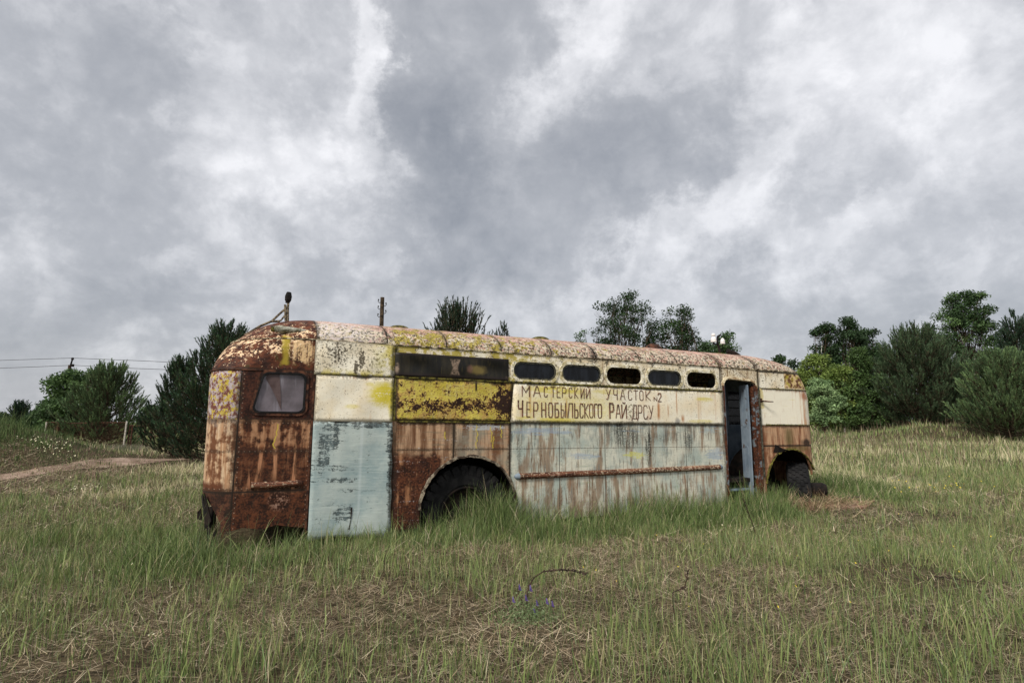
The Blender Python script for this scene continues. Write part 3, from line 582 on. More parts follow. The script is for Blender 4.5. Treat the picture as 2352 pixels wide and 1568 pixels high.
line2 = [('Ч', 134, 168), ('Е', 200, 224), ('Р', 252, 284), ('Н', 315, 345), ('О', 368, 396), ('Б', 416, 442), ('Ы', 462, 496), ('Л', 512, 548), ('Ь', 564, 588), ('С', 604, 628), ('К', 640, 668), ('О', 678, 704), ('Г', 716, 736), ('О', 744, 770), ('Р', 834, 862), ('А', 880, 914), ('Й', 924, 958), ('Д', 998, 1040), ('Р', 1046, 1072), ('С', 1086, 1112), ('У', 1124, 1156)]
bm = bmesh.new(); rl_ = random.Random(3)
def stroke(a, b, w):
    a = Vector((a[0], 0, a[1])); b = Vector((b[0], 0, b[1])); t = (b - a).normalized(); n_ = Vector((-t.z, 0, t.x)) * w / 2; a = a - t * w * .4; b = b + t * w * .4
    yo = -.0235 - rl_.uniform(0, .002)
    q = [a + n_, b + n_ * rl_.uniform(.75, 1.1), b - n_ * rl_.uniform(.75, 1.1), a - n_]; f = [bm.verts.new((p.x, yo, p.z)) for p in q]; g = [bm.verts.new((p.x, -.0165, p.z)) for p in q]
    bm.faces.new(f)
    for i in range(4): bm.faces.new((f[i], g[i], g[(i + 1) % 4], f[(i + 1) % 4]))
def letters(line, h0, h1, w, big=()):
    for k, (ch, a, b) in enumerate(line):
        ua, ub = cu(a), cu(b); hb = h0 + rl_.uniform(-.004, .004); ww = w * (1.55 if k in big else rl_.uniform(.85, 1.1)); ht = h1 + (.018 if k in big else 0)
        for pl in GL[ch]:
            for p, q in zip(pl[:-1], pl[1:]):
                stroke((ua + (ub - ua) * p[0], hb + (ht - hb) * p[1]), (ua + (ub - ua) * q[0], hb + (ht - hb) * q[1]), ww)
m_ltr = newmat('faded_brown_brush_paint'); d = paint_base(objco()); c = mc(ss(d['mid'], .42, .62), C(84, 52, 42), C(122, 84, 64)); c = mc(ss(d['fine'] * .6 + d['sv2'] * .4, .55, .64) * .85, c, C(206, 184, 150)); out(c, .8)
letters(line1, 1.695, 1.838, .0105); letters([('N', 1166, 1190), ], 1.688, 1.745, .0095); letters([('2', 1200, 1224)], 1.683, 1.81, .0135); from_bm('lettering', bm, m_ltr, sign)
bm = bmesh.new(); letters(line2, 1.412, 1.612, .0135, big=(0, 14)); from_bm('lettering', bm, m_ltr, sign)
# dark film over two windows
m_film = newmat('grimy_film'); d = paint_base(objco())
c = mc(ss(d['sv'], .42, .66), C(17, 16, 11), C(42, 37, 24)); c = mc(ss(d['sv2'], .6, .7) * .4, c, C(84, 74, 40)); c = mc(blob(d, 2.06, 2.03, .14, .07, .4) * .8, c, C(120, 104, 56)); c = mc(blob(d, 1.95, 2.03, .05, .06, .4) * .5, c, C(120, 84, 76))
gap = mx(ss(absv(d['u'] - 1.735 + (d['mid'] - .5) * .06) - absv(d['h'] - 2.05) * .45, .04, .015) * ss(absv(d['h'] - 2.05), .12, .09), mx(blob(d, .955, 2.0, .03, .08, .2), blob(d, 2.5, 1.93, .03, .03, .2)))
c = mc(gap * ss(d['fine'] * .5 + d['mid2'] * .5, .62, .46) * .9, c, C(140, 120, 102)); c = mc(ss(absv(d['h'] - 2.06), .095, .125) * .7, c, C(30, 20, 16)); out(c, .5, d['sv2'], .4, .006, spec=.3)
sheet('window_cover', lambda s, t: (.925 + 1.60 * s, 1.898 + (2.202 - 1.898) * t), 0, 0, 0, 0, m_film, bus, v=-.006, seed=6)['label'] = 'grimy dark film over two oval windows'
# glass
def glassmat(name, c0, c1, rough=.12, streak=.4):
    m = newmat(name); co = objco(); n = noise(co, (6, 6, 1.5), 5, .6); n2 = noise(co, 30, 4, .6)
    c = mc(ss(n, .4, .65), c0, c1); out(c, mt('ADD', ss(n2, .4, .7) * .2, rough), n, .1, .01, spec=.22); return m
m_gdark = glassmat('dark_dirty_glass', C(9, 11, 14), C(30, 34, 40), .10); m_gpale = newmat('milky_dirty_glass')
d = paint_base(objco()); c = mc(ss(d['big'], .35, .65), C(84, 77, 80), C(118, 110, 116)); c = mc(ss(d['sv'], .55, .7) * .4, c, C(160, 158, 166)); c = mc(ss(d['fine2'], .66, .72) * .5, c, C(84, 76, 76)); out(c, .25, d['big'], .1, .01, spec=.4)
for i, (a, b) in enumerate(WINS):
    fr_ = frame_bm(rrect(a - .035, b + .035, 1.928 - .035, 2.188 + .035, .155, 8), rrect(a + .006, b - .006, 1.934, 2.182, .12, 8), -.012, .02)
    m_wf = bpy.data.materials.get('window_frame_paint')
    if m_wf is None:
        m_wf = newmat('window_frame_paint'); d = paint_base(objco()); c = mc(ss(d['mid'], .4, .6), CREAM, C(190, 178, 140)); c = mc(ss(d['fine'], .54, .60) * .85, c, C(60, 50, 30)); c = mc(ss(d['u'], 3.8, 2.6) * ss(d['mid2'], .44, .56) * .8, c, MOSS); out(c, .8, d['fine'], .5, .006)
    w_ = from_bm('window', fr_, m_wf, bus)
    if i in (0, 1, 3):
        bm = frame_bm(rrect(a + .004, b - .004, 1.932, 2.184, .122, 8), rrect(a + .03, b - .03, 1.958, 2.158, .10, 8), -.004, .014); from_bm('rubber_seal', bm, m_seal, w_)
        bm = bmesh.new(); bm_poly_prism(bm, rrect(a + .02, b - .02, 1.948, 2.168, .105, 8), .012, .018); from_bm('pane', bm, m_gdark, w_)
    else: w_['label'] = 'oval window with its glass gone'
# rear quarter window
w_ = from_bm('window', frame_bm(rrect(-.635, -.10, 1.375, 1.91, .09, 6, skew=.105), rrect(-.605, -.13, 1.405, 1.88, .07, 6, skew=.10), -.014, .02), m_rust, bus); w_['label'] = 'milky slanted rear quarter window, its glass cracked'
from_bm('rubber_seal', frame_bm(rrect(-.606, -.13, 1.405, 1.88, .07, 6, skew=.10), rrect(-.585, -.152, 1.425, 1.86, .06, 6, skew=.095), -.020, .012), m_rubber, w_)
bm = bmesh.new(); bm_poly_prism(bm, rrect(-.595, -.14, 1.415, 1.87, .062, 6, skew=.097), .010, .016); from_bm('pane', bm, m_gpale, w_)
m_crk = dark_mat('bare_broken_glass', C(74, 58, 56), C(92, 76, 74), 6, .4)
bm = bmesh.new(); bm_poly_prism(bm, [(-.575, 1.80), (-.565, 1.855), (-.43, 1.86), (-.41, 1.7), (-.395, 1.55), (-.388, 1.44), (-.44, 1.56), (-.50, 1.68)], .005, .009); from_bm('broken_pane', bm, m_crk, w_)
# inside
bm = bmesh.new(); bm_box(bm, -.8, 1.2, .05, .9, .38, .44); bm_box(bm, 2.75, 7.3, .05, .9, .38, .44); bm_box(bm, -.8, 7.3, .903, 2.35, .38, .44); bm_box(bm, 7.303, 8.5, .903, 2.35, .38, .44); from_bm('floor', bm, m_dark, bus)
m_liner = m_dark
for cu_, ch_, r_, nm in ((1.985, .20, .70, 'light_blocking_liner'), (8.06, .28, .665, 'light_blocking_liner')):  # dark liners added behind the wheel arches to keep light out
    bm = bmesh.new(); k = 20; A1 = []; B1 = []; i0 = 0 if cu_ < 5 else 4
    for i in range(i0, k + 1):
        a = R(i * 180 / k); A1.append(bm.verts.new((cu_ + r_ * math.cos(a), .05, ch_ + r_ * math.sin(a)))); B1.append(bm.verts.new((cu_ + r_ * math.cos(a), .86, ch_ + r_ * math.sin(a))))
    for i in range(k - i0): bm.faces.new((A1[i], A1[i + 1], B1[i + 1], B1[i]))
    base = [bm.verts.new((cu_ + s * r_, .86, -.05)) for s in (-1, 1)]; bm.faces.new(B1 + base)
    from_bm(nm, bm, m_liner, bus)
m_bluedoor = newmat('chipped_blue_door_paint'); d = paint_base(objco())
c = mc(ss(d['big'], .35, .6), C(98, 112, 126), C(128, 140, 150)); c = mc(ss(d['mid'], .58, .66) * .9, c, C(80, 56, 42)); c = mc(ss(d['sv2'], .6, .7) * .5, c, C(150, 160, 166)); out(c, .65, d['fine'], .4, .006)
m_rustdoor = newmat('rusted_door_paint'); d = paint_base(objco()); c = rust(d, .25); c = mc(ss(d['mid2'], .54, .62) * .8, c, C(116, 128, 134)); out(c, .8, d['fine'], .5, .008)
part = empty('driver_partition'); part.parent = bus
pb = frame_bm([(7.5, .56), (8.7, .56), (8.7, 2.25), (7.5, 2.25)], [(7.98, 1.35), (8.5, 1.35), (8.5, 2.0), (7.98, 2.0)], 1.30, 1.33)
from_bm('partition_wall', pb, m_interior, part)
bm = bmesh.new(); bm_box(bm, 7.9, 8.6, 1.345, 1.35, 1.3, 2.1); from_bm('dark_glass', bm, m_gdark, part)
bm = bmesh.new()
for z in (1.52, 1.68, 1.84): bm_box(bm, 7.97, 8.51, 1.28, 1.295, z, z + .012)
from_bm('guard_bars', bm, m_seal, part)
bm = bmesh.new(); bm_box(bm, 7.5, 8.7, 1.27, 1.30, .25, .54); from_bm('lower_panel', bm, m_interior, part)
part['label'] = 'blue grey inner wall with a barred window behind the doorway'
# folded door leaves
def leaf(name, u0, v0, u1, v1, h0, h1, mat, loops):
    o = empty(name); o.parent = bus
    L_ = math.hypot(u1 - u0, v1 - v0); ang = math.atan2(v1 - v0, u1 - u0); o.location = (u0, v0, 0); o.rotation_euler = (0, 0, ang)
    bm = bmesh.new(); bm_poly_prism(bm, rrect(0, L_, h0, h1, .02, 3), -.012, .012); from_bm('leaf_panel', bm, mat, o)
    for (a, b) in loops:
        w_ = L_ * .5; mid = L_ * .5
        bm = frame_bm(rrect(mid - w_ / 2, mid + w_ / 2, a, b, w_ * .48, 6), rrect(mid - w_ / 2 + .014, mid + w_ / 2 - .014, a + .014, b - .014, w_ * .48 - .014, 6), -.020, -.012); from_bm('raised_rim', bm, mat, o)
    return o
leaf('door_leaf', 7.145, .22, 7.10, -.005, .10, 2.02, m_bluedoor, [(.25, .98), (1.30, 1.95)])['label'] = 'blue folded door leaf'
leaf('door_leaf', 7.235, .13, 7.225, -.015, .09, 1.99, m_rustdoor, [(1.25, 1.92)])['label'] = 'rusted narrow door leaf next to the post'
bm = bmesh.new(); bm_box(bm, 7.255, 7.30, -.012, .06, -.02, 2.03); bm_box(bm, 7.30, 7.318, -.022, .03, -.02, 2.0); from_bm('door_post', bm, m_rustdoor, bus)
bm = bmesh.new(); bm_tube(bm, [(7.33, -.03, 2.0), (7.338, -.035, 1.3), (7.345, -.035, .45)], .014, 8); from_bm('door_pipe', bm, m_seal, bus)
bm = bmesh.new(); bm_box(bm, 6.515, 6.553, -.014, .05, .0, 2.03); from_bm('door_jamb', bm, m_rustdoor, bus)
bm = bmesh.new(); bm_box(bm, 6.556, 6.575, .0, .05, 1.0, 2.03); from_bm('door_jamb', bm, m_bluedoor, bus)
bm = bmesh.new(); bm_box(bm, 6.56, 7.3, .06, .75, .24, .27); bm_box(bm, 6.56, 7.3, .74, .77, .02, .42); bm_box(bm, 6.56, 7.3, .02, .4, -.02, .01); from_bm('door_step', bm, m_interior, bus)
bm = bmesh.new(); bm_box(bm, 7.36, 7.41, -.03, 0, 1.72, 1.79); bm_tube(bm, [(7.39, -.03, 1.745), (7.50, -.10, 1.735), (7.57, -.12, 1.735)], [.016, .012, .008], 6); from_bm('mirror_bracket', bm, m_rust, bus)
# arch of sheet metal over the doorway
m_trim = newmat('speckled_cream_trim'); d = paint_base(objco()); c = mc(ss(d['mid'], .4, .6), C(226, 212, 178), C(168, 142, 108)); c = mc(ss(d['fine'], .52, .60) * .8, c, C(64, 48, 32)); out(c, .8, d['fine'], .5, .008)
dpo = [(6.50, 1.98), (6.505, 2.04), (6.56, 2.12), (6.66, 2.145), (7.18, 2.12), (7.29, 2.08), (7.345, 1.97)]; dpi = [(6.535, 1.98), (6.54, 2.02), (6.585, 2.085), (6.665, 2.105), (7.17, 2.082), (7.262, 2.045), (7.312, 1.96)]
bm = bmesh.new(); LL = [[bm.verts.new((x, y, z)) for x, z in P_] for P_, y in ((dpo, .0), (dpo, -.02), (dpi, -.026), (dpi, .03))]
for k in range(3):
    for i in range(len(dpo) - 1): bm.faces.new((LL[k][i], LL[k][i + 1], LL[k + 1][i + 1], LL[k + 1][i]))
from_bm('door_hood', bm, m_trim, bus)
# mouldings following the plan of the body
def moulding(name, h, u0, u1, mat, hh=.016, out_=.02, grow=0., closed=False):
    rp = ring(h); n = len(rp)
    if closed: pts = rp + [rp[0]]
    else:
        near = [p for p in rp[:22]]
        dense = []
        for a, b in zip(near[:-1], near[1:]):
            k = max(1, int(math.hypot(b[0] - a[0], b[1] - a[1]) / .12))
            for i in range(k): t = i / k; dense.append((a[0] + (b[0] - a[0]) * t, a[1] + (b[1] - a[1]) * t))
        pts = [p for p in dense if u0 <= p[0] <= u1]
    rn = random.Random(int(h * 100)); bm = bmesh.new(); rows = []
    for i, p in enumerate(pts):
        a = pts[max(0, i - 1)]; b = pts[min(len(pts) - 1, i + 1)]; t = Vector((b[0] - a[0], b[1] - a[1], 0)).normalized(); nn = Vector((t.y, -t.x, 0))
        o_ = out_ * rn.uniform(.85, 1.15); P_ = Vector((p[0], p[1], 0)); w2_ = hh * rn.uniform(.85, 1.15)
        rows.append([bm.verts.new(P_ + nn * k + Vector((0, 0, z))) for k, z in ((-.004, h - w2_), (o_, h - w2_ * .7), (o_, h + w2_ * .6), (-.004, h + w2_))])
    for a, b in zip(rows[:-1], rows[1:]):
        for k in range(3): bm.faces.new((a[k], a[k + 1], b[k + 1], b[k]))
    return from_bm(name, bm, mat, bus)
m_gut = newmat('gutter_paint'); d = paint_base(objco()); c = mc(ss(d['mid'], .42, .56), C(206, 192, 160), C(74, 60, 38)); c = mc(ss(d['fine'], .5, .6) * .7, c, C(30, 26, 18)); out(c, .85, d['fine'], .5, .006)
moulding('roof_gutter', 2.298, 0, 0, m_gut, .010, .014, closed=True)
moulding('sill_moulding', 1.888, .93, 6.53, m_moss, .016, .028)
moulding('sill_moulding', 1.972, 7.36, 9.2, m_moss, .010, .014)
moulding('belt_moulding', 1.328, .95, 2.575, m_moss, .014, .018)
moulding('belt_moulding', 1.338, 7.36, 9.2, m_moss, .010, .014)
moulding('sill_moulding', 1.896, -1.3, -.05, m_rust, .010, .010)
bm = bmesh.new(); bm_box(bm, -.052, -.030, -.013, .0, .02, 2.29); from_bm('seam_strip', bm, m_rust, bus)
bm = bmesh.new(); bm_box(bm, .925, .950, -.015, .0, 1.34, 2.29); from_bm('seam_strip', bm, m_moss, bus)
# rub rails
m_rail = newmat('rusty_rub_rail'); d = paint_base(objco()); c = mc(ss(d['sh2'], .42, .58), C(58, 32, 22), C(120, 76, 54)); c = mc(ss(d['fine'] + ss(d['u'], 3.5, 5.5) * .06, .56, .62), c, C(178, 160, 134)); c = mc(ss(d['mid'], .60, .68) * .6, c, C(176, 150, 130)); out(c, .7, d['sh2'], .5, .01)
def rail(u0, u1, h0, h1, r=.042, cap=m_bluedoor, nose=1):
    bm = bmesh.new(); n = 10; A1 = []
    for (uu, hh) in ((u0, h0), (u0 * .5 + u1 * .5, (h0 + h1) / 2 - .004), (u1, h1)):
        A1.append([bm.verts.new((uu, -r * .95 * math.sin(math.pi * k / n), hh - r * math.cos(math.pi * k / n))) for k in range(n + 1)])
    for a, b in zip(A1[:-1], A1[1:]):
        for k in range(n): bm.faces.new((a[k], a[k + 1], b[k + 1], b[k]))
    o = from_bm('rub_rail', bm, m_rail, bus, smooth=True)
    for uu, hh, s in (((u0, h0, -1), (u1, h1, 1)) if nose else ((u1, h1, 1),)):
        bm = bmesh.new(); rows = []
        for j in range(6):
            q = math.cos(j / 5 * math.pi / 2); x = uu + s * r * 1.7 * math.sin(j / 5 * math.pi / 2)
            rows.append([bm.verts.new((x, -1.06 * r * q * math.sin(math.pi * k / 8), hh - 1.06 * r * q * math.cos(math.pi * k / 8))) for k in range(9)])
        for a, b in zip(rows[:-1], rows[1:]):
            for k in range(8): bm.faces.new((a[k], a[k + 1], b[k + 1], b[k]))
        from_bm('end_cap', bm, cap, o, smooth=True)
rail(2.70, 6.36, .597, .640)
rail(-.65, -.16, .594, .602, .038, m_rust, 0)
# wheel arch lips, ragged
def arch_lip(cu_, ch_, r, a0, a1, mat, seed, w=.028, rough=.012):
    rn = random.Random(seed); bm = bmesh.new(); rows = []; k = 40
    for i in range(k + 1):
        a = R(a0 + (a1 - a0) * i / k); ri = r + rn.uniform(-rough, rough * .3); ro = r + w * rn.uniform(.8, 1.2)
        rows.append([bm.verts.new((cu_ + q * math.cos(a), y, ch_ + q * math.sin(a))) for q, y in ((ro, -.003), (ro - .006, -.016), (ri, -.020 + rn.uniform(-.008, .004)), (ri, .02))])
    for a, b in zip(rows[:-1], rows[1:]):
        for j in range(3): bm.faces.new((a[j], a[j + 1], b[j + 1], b[j]))
    from_bm('wheel_arch_lip', bm, mat, bus)
m_lip = newmat('flaking_arch_paint'); d = paint_base(objco()); c = mc(ss(d['mid'], .44, .54), C(52, 40, 30), C(132, 122, 104)); c = mc(ss(d['fine'], .56, .62), c, C(48, 40, 26)); out(c, .85, d['fine'], .6, .01)
arch_lip(1.985, .20, .670, 2, 178, m_lip, 5); arch_lip(8.06, .28, .632, 24, 175, m_moss, 6, .022, .02)
bm = bmesh.new(); rn = random.Random(9)           # torn tongue of metal above the front arch
vs = [bm.verts.new(p) for p in ((7.62, -.008, .86), (7.66, -.03, 1.00), (7.82, -.05, .925), (7.98, -.03, .90), (7.80, -.02, .86))]; bm.faces.new(vs)
from_bm('torn_metal', bm, m_dark, bus)
# crumpled rear bumper remains
bm = bmesh.new()
for q in (((-1.19, .25, .50), (-1.22, .5, .44), (-1.16, .45, .22), (-1.10, .25, .16)), ((-1.16, .12, .52), (-1.10, .05, .40), (-1.03, .10, .22), (-1.12, .25, .10)), ((-1.14, .3, .34), (-1.0, .2, .36), (-.95, .2, .05), (-1.07, .35, -.05)), ((-1.21, .4, .32), (-1.25, .42, .28), (-1.25, .45, .20), (-1.18, .4, .19)), ((-1.08, .1, .16), (-1.03, .05, .14), (-1.0, .1, -.1), (-1.06, .15, -.12))):
    f = [bm.verts.new(p) for p in q]; g = [bm.verts.new((p[0] + .01, p[1] + .02, p[2] + .004)) for p in q]; bm.faces.new(f); bm.faces.new(g[::-1])
    for i in range(4): bm.faces.new((f[i], g[i], g[(i + 1) % 4], f[(i + 1) % 4]))
for v_q in bm.verts: v_q.co.x = -1.0 + (v_q.co.x + 1.0) * .72
from_bm('bumper_remains', bm, m_dark, bus)['label'] = 'crumpled rusty remains of the rear bumper'
# wheels
def make_wheel(name, cu_, cv, ch_, R_, wd, yaw, lean=0., block=True):
    o = empty(name); o.parent = bus; o.location = (cu_, cv, ch_); o.rotation_euler = (lean, 0, yaw)
    # axis along local y; outer face towards -y
    prof = [(R_ * .55, -wd * .40), (R_ * .60, -wd * .47), (R_ * .76, -wd * .52), (R_ * .90, -wd * .48), (R_ * .955, -wd * .40), (R_ * .965, -wd * .2), (R_ * .965, wd * .2), (R_ * .955, wd * .40), (R_ * .90, wd * .48), (R_ * .76, wd * .52), (R_ * .60, wd * .47), (R_ * .55, wd * .40)]
    bm = bmesh.new(); n = 56; rings = [[bm.verts.new((r * math.cos(2 * math.pi * i / n), y, r * math.sin(2 * math.pi * i / n))) for r, y in prof] for i in range(n)]
    for i in range(n):
        for k in range(len(prof) - 1): bm.faces.new((rings[i][k], rings[(i + 1) % n][k], rings[(i + 1) % n][k + 1], rings[i][k + 1]))
    def blk(a, y0, y1, da, r0, r1, sk=0.):
        q = []
        for r in (r0, r1):
            for (aa, yy) in ((a - da + sk, y0), (a + da + sk, y0), (a + da - sk, y1), (a - da - sk, y1)): q.append(bm.verts.new((r * math.cos(aa), yy, r * math.sin(aa))))
        for f in ((3, 2, 1, 0), (4, 5, 6, 7), (0, 1, 5, 4), (1, 2, 6, 5), (2, 3, 7, 6), (3, 0, 4, 7)): bm.faces.new([q[j] for j in f])
    m = 30
    for i in range(m):
        a = 2 * math.pi * i / m
        if block:
            for j, yy in enumerate(np.linspace(-wd * .42, wd * .42, 6)[:-1]):
                blk(a + (j % 2) * math.pi / m, yy + .006, yy + wd * .84 / 5 - .006, math.pi / m * .84, R_ * .95, R_, .02)
        else:
            blk(a, -wd * .52, -.02, math.pi / m * .62, R_ * .88, R_, -.05); blk(a + math.pi / m, .02, wd * .52, math.pi / m * .62, R_ * .88, R_, .05)
            blk(a, -wd * .545, -wd * .47, math.pi / m * .5, R_ * .80, R_ * .97, 0)
    bmesh.ops.recalc_face_normals(bm, faces=bm.faces); from_bm('tyre', bm, m_rubber, o)
    prof = [(R_ * .56, -wd * .42), (R_ * .53, -wd * .44), (R_ * .50, -wd * .38), (R_ * .48, -wd * .1), (R_ * .36, -wd * .02), (R_ * .30, -wd * .16), (R_ * .17, -wd * .20), (R_ * .15, -wd * .42), (.002, -wd * .45)]
    if block: prof[-3:] = [(R_ * .24, -wd * .30), (R_ * .235, -wd * 1.05), (R_ * .16, -wd * 1.22), (.002, -wd * 1.24)]
    bm = bmesh.new(); n = 40; rings = [[bm.verts.new((r * math.cos(2 * math.pi * i / n), y, r * math.sin(2 * math.pi * i / n))) for r, y in prof] for i in range(n)]
    for i in range(n):
        for k in range(len(prof) - 1): bm.faces.new((rings[i][k], rings[(i + 1) % n][k], rings[(i + 1) % n][k + 1], rings[i][k + 1]))
    bmesh.ops.recalc_face_normals(bm, faces=bm.faces); from_bm('rim', bm, m_dark, o)  # dark metal on the rim puts the wheel arch shade into its colour
    return o
make_wheel('wheel', 1.98, .26, .13, .625, .30, 0, block=False)['label'] = 'rear wheel with a coarse lugged tyre'
make_wheel('wheel', 8.54, .24, .17, .50, .36, R(38), lean=R(-4))['label'] = 'front wheel turned outward, blocky tread'
make_wheel('wheel', 1.98, 2.14, .13, .625, .30, R(180), block=False); make_wheel('wheel', 8.1, 2.1, .17, .50, .36, R(180 + 30))
bm = bmesh.new(); bm_tube(bm, [(1.98, .4, .1), (1.98, 2.0, .1)], .07, 10); bm_tube(bm, [(8.15, .4, .12), (8.15, 2.0, .12)], .06, 10); bm_box(bm, -.6, 8.6, .72, .82, .12, .3); bm_box(bm, -.6, 8.6, 1.6, 1.7, .12, .3); from_bm('chassis', bm, m_dark, bus)
# lamps
def pod(name, u0, u1, h, v, r, mat, flip=False):
    bm = bmesh.new(); n = 12; rows = []
    for j in range(15):
        t = j / 14; x = u0 + (u1 - u0) * t; q = (math.sqrt(max(0, 1 - ((.22 - t) / .22) ** 2)) if t < .22 else max(.02, 1 - ((t - .22) / .78)) ** .8)
        rows.append([bm.verts.new((x, v + .10 * t * 0 + r * 1.0 * q * math.sin(2 * math.pi * k / n), h + (t - .3) * .0 + r * q * math.cos(2 * math.pi * k / n))) for k in range(n)])
    for a, b in zip(rows[:-1], rows[1:]):
        for k in range(n): bm.faces.new((a[k], a[(k + 1) % n], b[(k + 1) % n], b[k]))
    bmesh.ops.recalc_face_normals(bm, faces=bm.faces); return from_bm(name, bm, mat, bus, smooth=True)
m_pod = dark_mat('weathered_lamp_housing', C(96, 94, 74), C(176, 174, 158), 22, .7)
p_ = pod('marker_lamp', -.55, -.03, 2.415, .10, .048, m_pod)
p_.location = (0, .05, 0)
bm = bmesh.new(); bm_tube(bm, [(-.555, .105, 2.412), (-.40, .10, 2.412)], [.030, .044], 10); o = from_bm('lens', bm, m_moss, p_)
p_ = pod('marker_lamp', 7.93, 8.34, 2.40, .19, .045, m_dark)
# roof things
def vent(u0, v0, ru, rv, hgt, mat, zt):
    bm = bmesh.new(); n = 18; rows = []
    for j in range(6):
        q = math.cos(j / 5 * math.pi / 2 * .98); z = zt + hgt * math.sin(j / 5 * math.pi / 2)
        rows.append([bm.verts.new((u0 + ru * q * math.cos(2 * math.pi * k / n), v0 + rv * q * math.sin(2 * math.pi * k / n), z)) for k in range(n)])
    for a, b in zip(rows[:-1], rows[1:]):
        for k in range(n): bm.faces.new((a[k], a[(k + 1) % n], b[(k + 1) % n], b[k]))
    bm.faces.new(rows[-1]); bmesh.ops.recalc_face_normals(bm, faces=bm.faces); return from_bm('roof_vent', bm, mat, bus, smooth=True)
vent(1.20, 1.0, .17, .2, .075, m_moss, 2.66); vent(3.55, 1.0, .17, .2, .085, m_moss, 2.66); vent(5.85, .95, .17, .17, .14, m_rust, 2.64)
vent(7.35, .9, .18, .17, .08, m_moss, 2.62)
bm = bmesh.new(); q = []
for k in range(9): a = R(-10 + k * 20); q.append((7.42 + .14 * math.cos(a) - .14, .9, 2.86 + .0 + .14 * math.sin(a) * .9))
bm_tube(bm, [(7.42, .9, 2.66), (7.40, .9, 2.80), (7.36, .9, 2.92), (7.38, .9, 3.02), (7.46, .9, 3.06)], [.03, .025, .02, .02, .014], 8); bm_tube(bm, [(7.40, .9, 2.86), (7.25, .9, 2.87)], .014, 6); bm_tube(bm, [(7.39, .9, 2.84), (7.50, .9, 2.85), (7.505, .9, 2.88)], .014, 6); bm_tube(bm, [(7.27, .9, 2.87), (7.27, .9, 2.91)], .012, 6)
bm_tube(bm, [(7.55, .85, 2.74), (7.68, .8, 2.70), (7.80, .78, 2.66)], [.05, .05, .03], 8)
ib = from_bm('insulator_bracket', bm, m_dark, bus)
m_white = dark_mat('white_porcelain', C(214, 210, 204), C(236, 234, 230), 12, .35)
for (a, b, r) in ((7.27, 2.905, .055), (7.50, 2.885, .045)):
    bm = bmesh.new(); bm_tube(bm, [(a, .9, b), (a, .9, b + .01), (a, .9, b + .07), (a, .9, b + .10), (a, .9, b + .115)], [r, r * 1.05, r * .9, r * .55, r * .2], 12); from_bm('insulator', bm, m_white, ib, smooth=True)
bm = bmesh.new(); bm_tube(bm, [(7.27, .9, 3.02), (7.27, .9, 3.03), (7.27, .9, 3.06), (7.27, .9, 3.075)], [.034, .042, .036, .012], 10); from_bm('insulator', bm, m_white, ib, smooth=True)
# rear roof mast with braces
m_mast = dark_mat('flaking_mast_paint', C(40, 30, 22), C(138, 124, 100), 40, .85)
v_ = 1.0
def rp(px, py, v=v_):          # a point on the plane v through the bus, from its place in the photograph
    a = (px - 1176) / 1300; b = -(py - 784) / 1300; p = R(PITCH); ry = np.array([a, math.cos(p) - b * math.sin(p), math.sin(p) + b * math.cos(p)])
    O_ = np.array([0, 0, EYE]); t = (v - (O_ - Q) @ nB) / (ry @ nB); Pp = O_ + ry * t - Q; return (float(Pp @ dB), v, float(Pp @ wB))
def cr(x, y): return (700 + x / 10.455) * .80908, (810 + y / 10.455) * .80908
mast = empty('rear_mast'); mast.parent = bus
for pl, r in (([(1225, 1060), (1225, 640), (1240, 500)], .016), ([(1160, 1060), (1150, 760), (1145, 570)], .016), ([(1240, 630), (1040, 790), (740, 1070)], .015), ([(1130, 900), (1000, 1060)], .012)):
    bm = bmesh.new(); bm_tube(bm, [rp(*cr(x, y)) for x, y in pl], r, 7); from_bm('brace', bm, m_mast, mast)
bm = bmesh.new(); bm_tube(bm, [rp(*cr(x, y)) for x, y in ((990, 1062), (720, 1075), (420, 1200), (200, 1330), (-60, 1480))], .017, 7); from_bm('roof_rail', bm, m_mast, mast)
bm = bmesh.new(); bm_tube(bm, [rp(*cr(x, y)) for x, y in ((1225, 520), (1230, 440), (1245, 320), (1262, 205))], [.022, .042, .046, .03], 9); bm_tube(bm, [rp(*cr(x, y)) for x, y in ((1205, 400), (1185, 520))], .018, 6); from_bm('hook', bm, m_dark, mast)

# ------------------------------------------------------------------ vegetation
def leafmat(name, k=1.0, trans=.3, rough=.6):
    m = newmat(name); c = attr('Col')
    b = NT.nodes.new('ShaderNodeBsdfPrincipled'); plug(b.inputs['Base Color'], c); b.inputs['Roughness'].default_value = rough; b.inputs['Specular IOR Level'].default_value = .25
    t = NT.nodes.new('ShaderNodeBsdfTranslucent'); plug(t.inputs[0], c); mxn = NT.nodes.new('ShaderNodeMixShader'); mxn.inputs[0].default_value = trans
    NT.links.new(b.outputs[0], mxn.inputs[1]); NT.links.new(t.outputs[0], mxn.inputs[2]); o = NT.nodes.new('ShaderNodeOutputMaterial'); NT.links.new(mxn.outputs[0], o.inputs[0]); return m
m_grass = leafmat('grass_blades', trans=.16); m_leaf = leafmat('leaves', trans=.22); m_needle = leafmat('needles', trans=.12)
def pal(cols, n, rng, jit=.12):
    c = np.array([lin(x) for x in cols]); k = rng.integers(0, len(c), n); k2 = rng.integers(0, len(c), n); t = rng.random((n, 1)) * .6
    return (c[k] * (1 - t) + c[k2] * t) * (1 + rng.normal(0, jit, (n, 1))).clip(.4, 1.7)
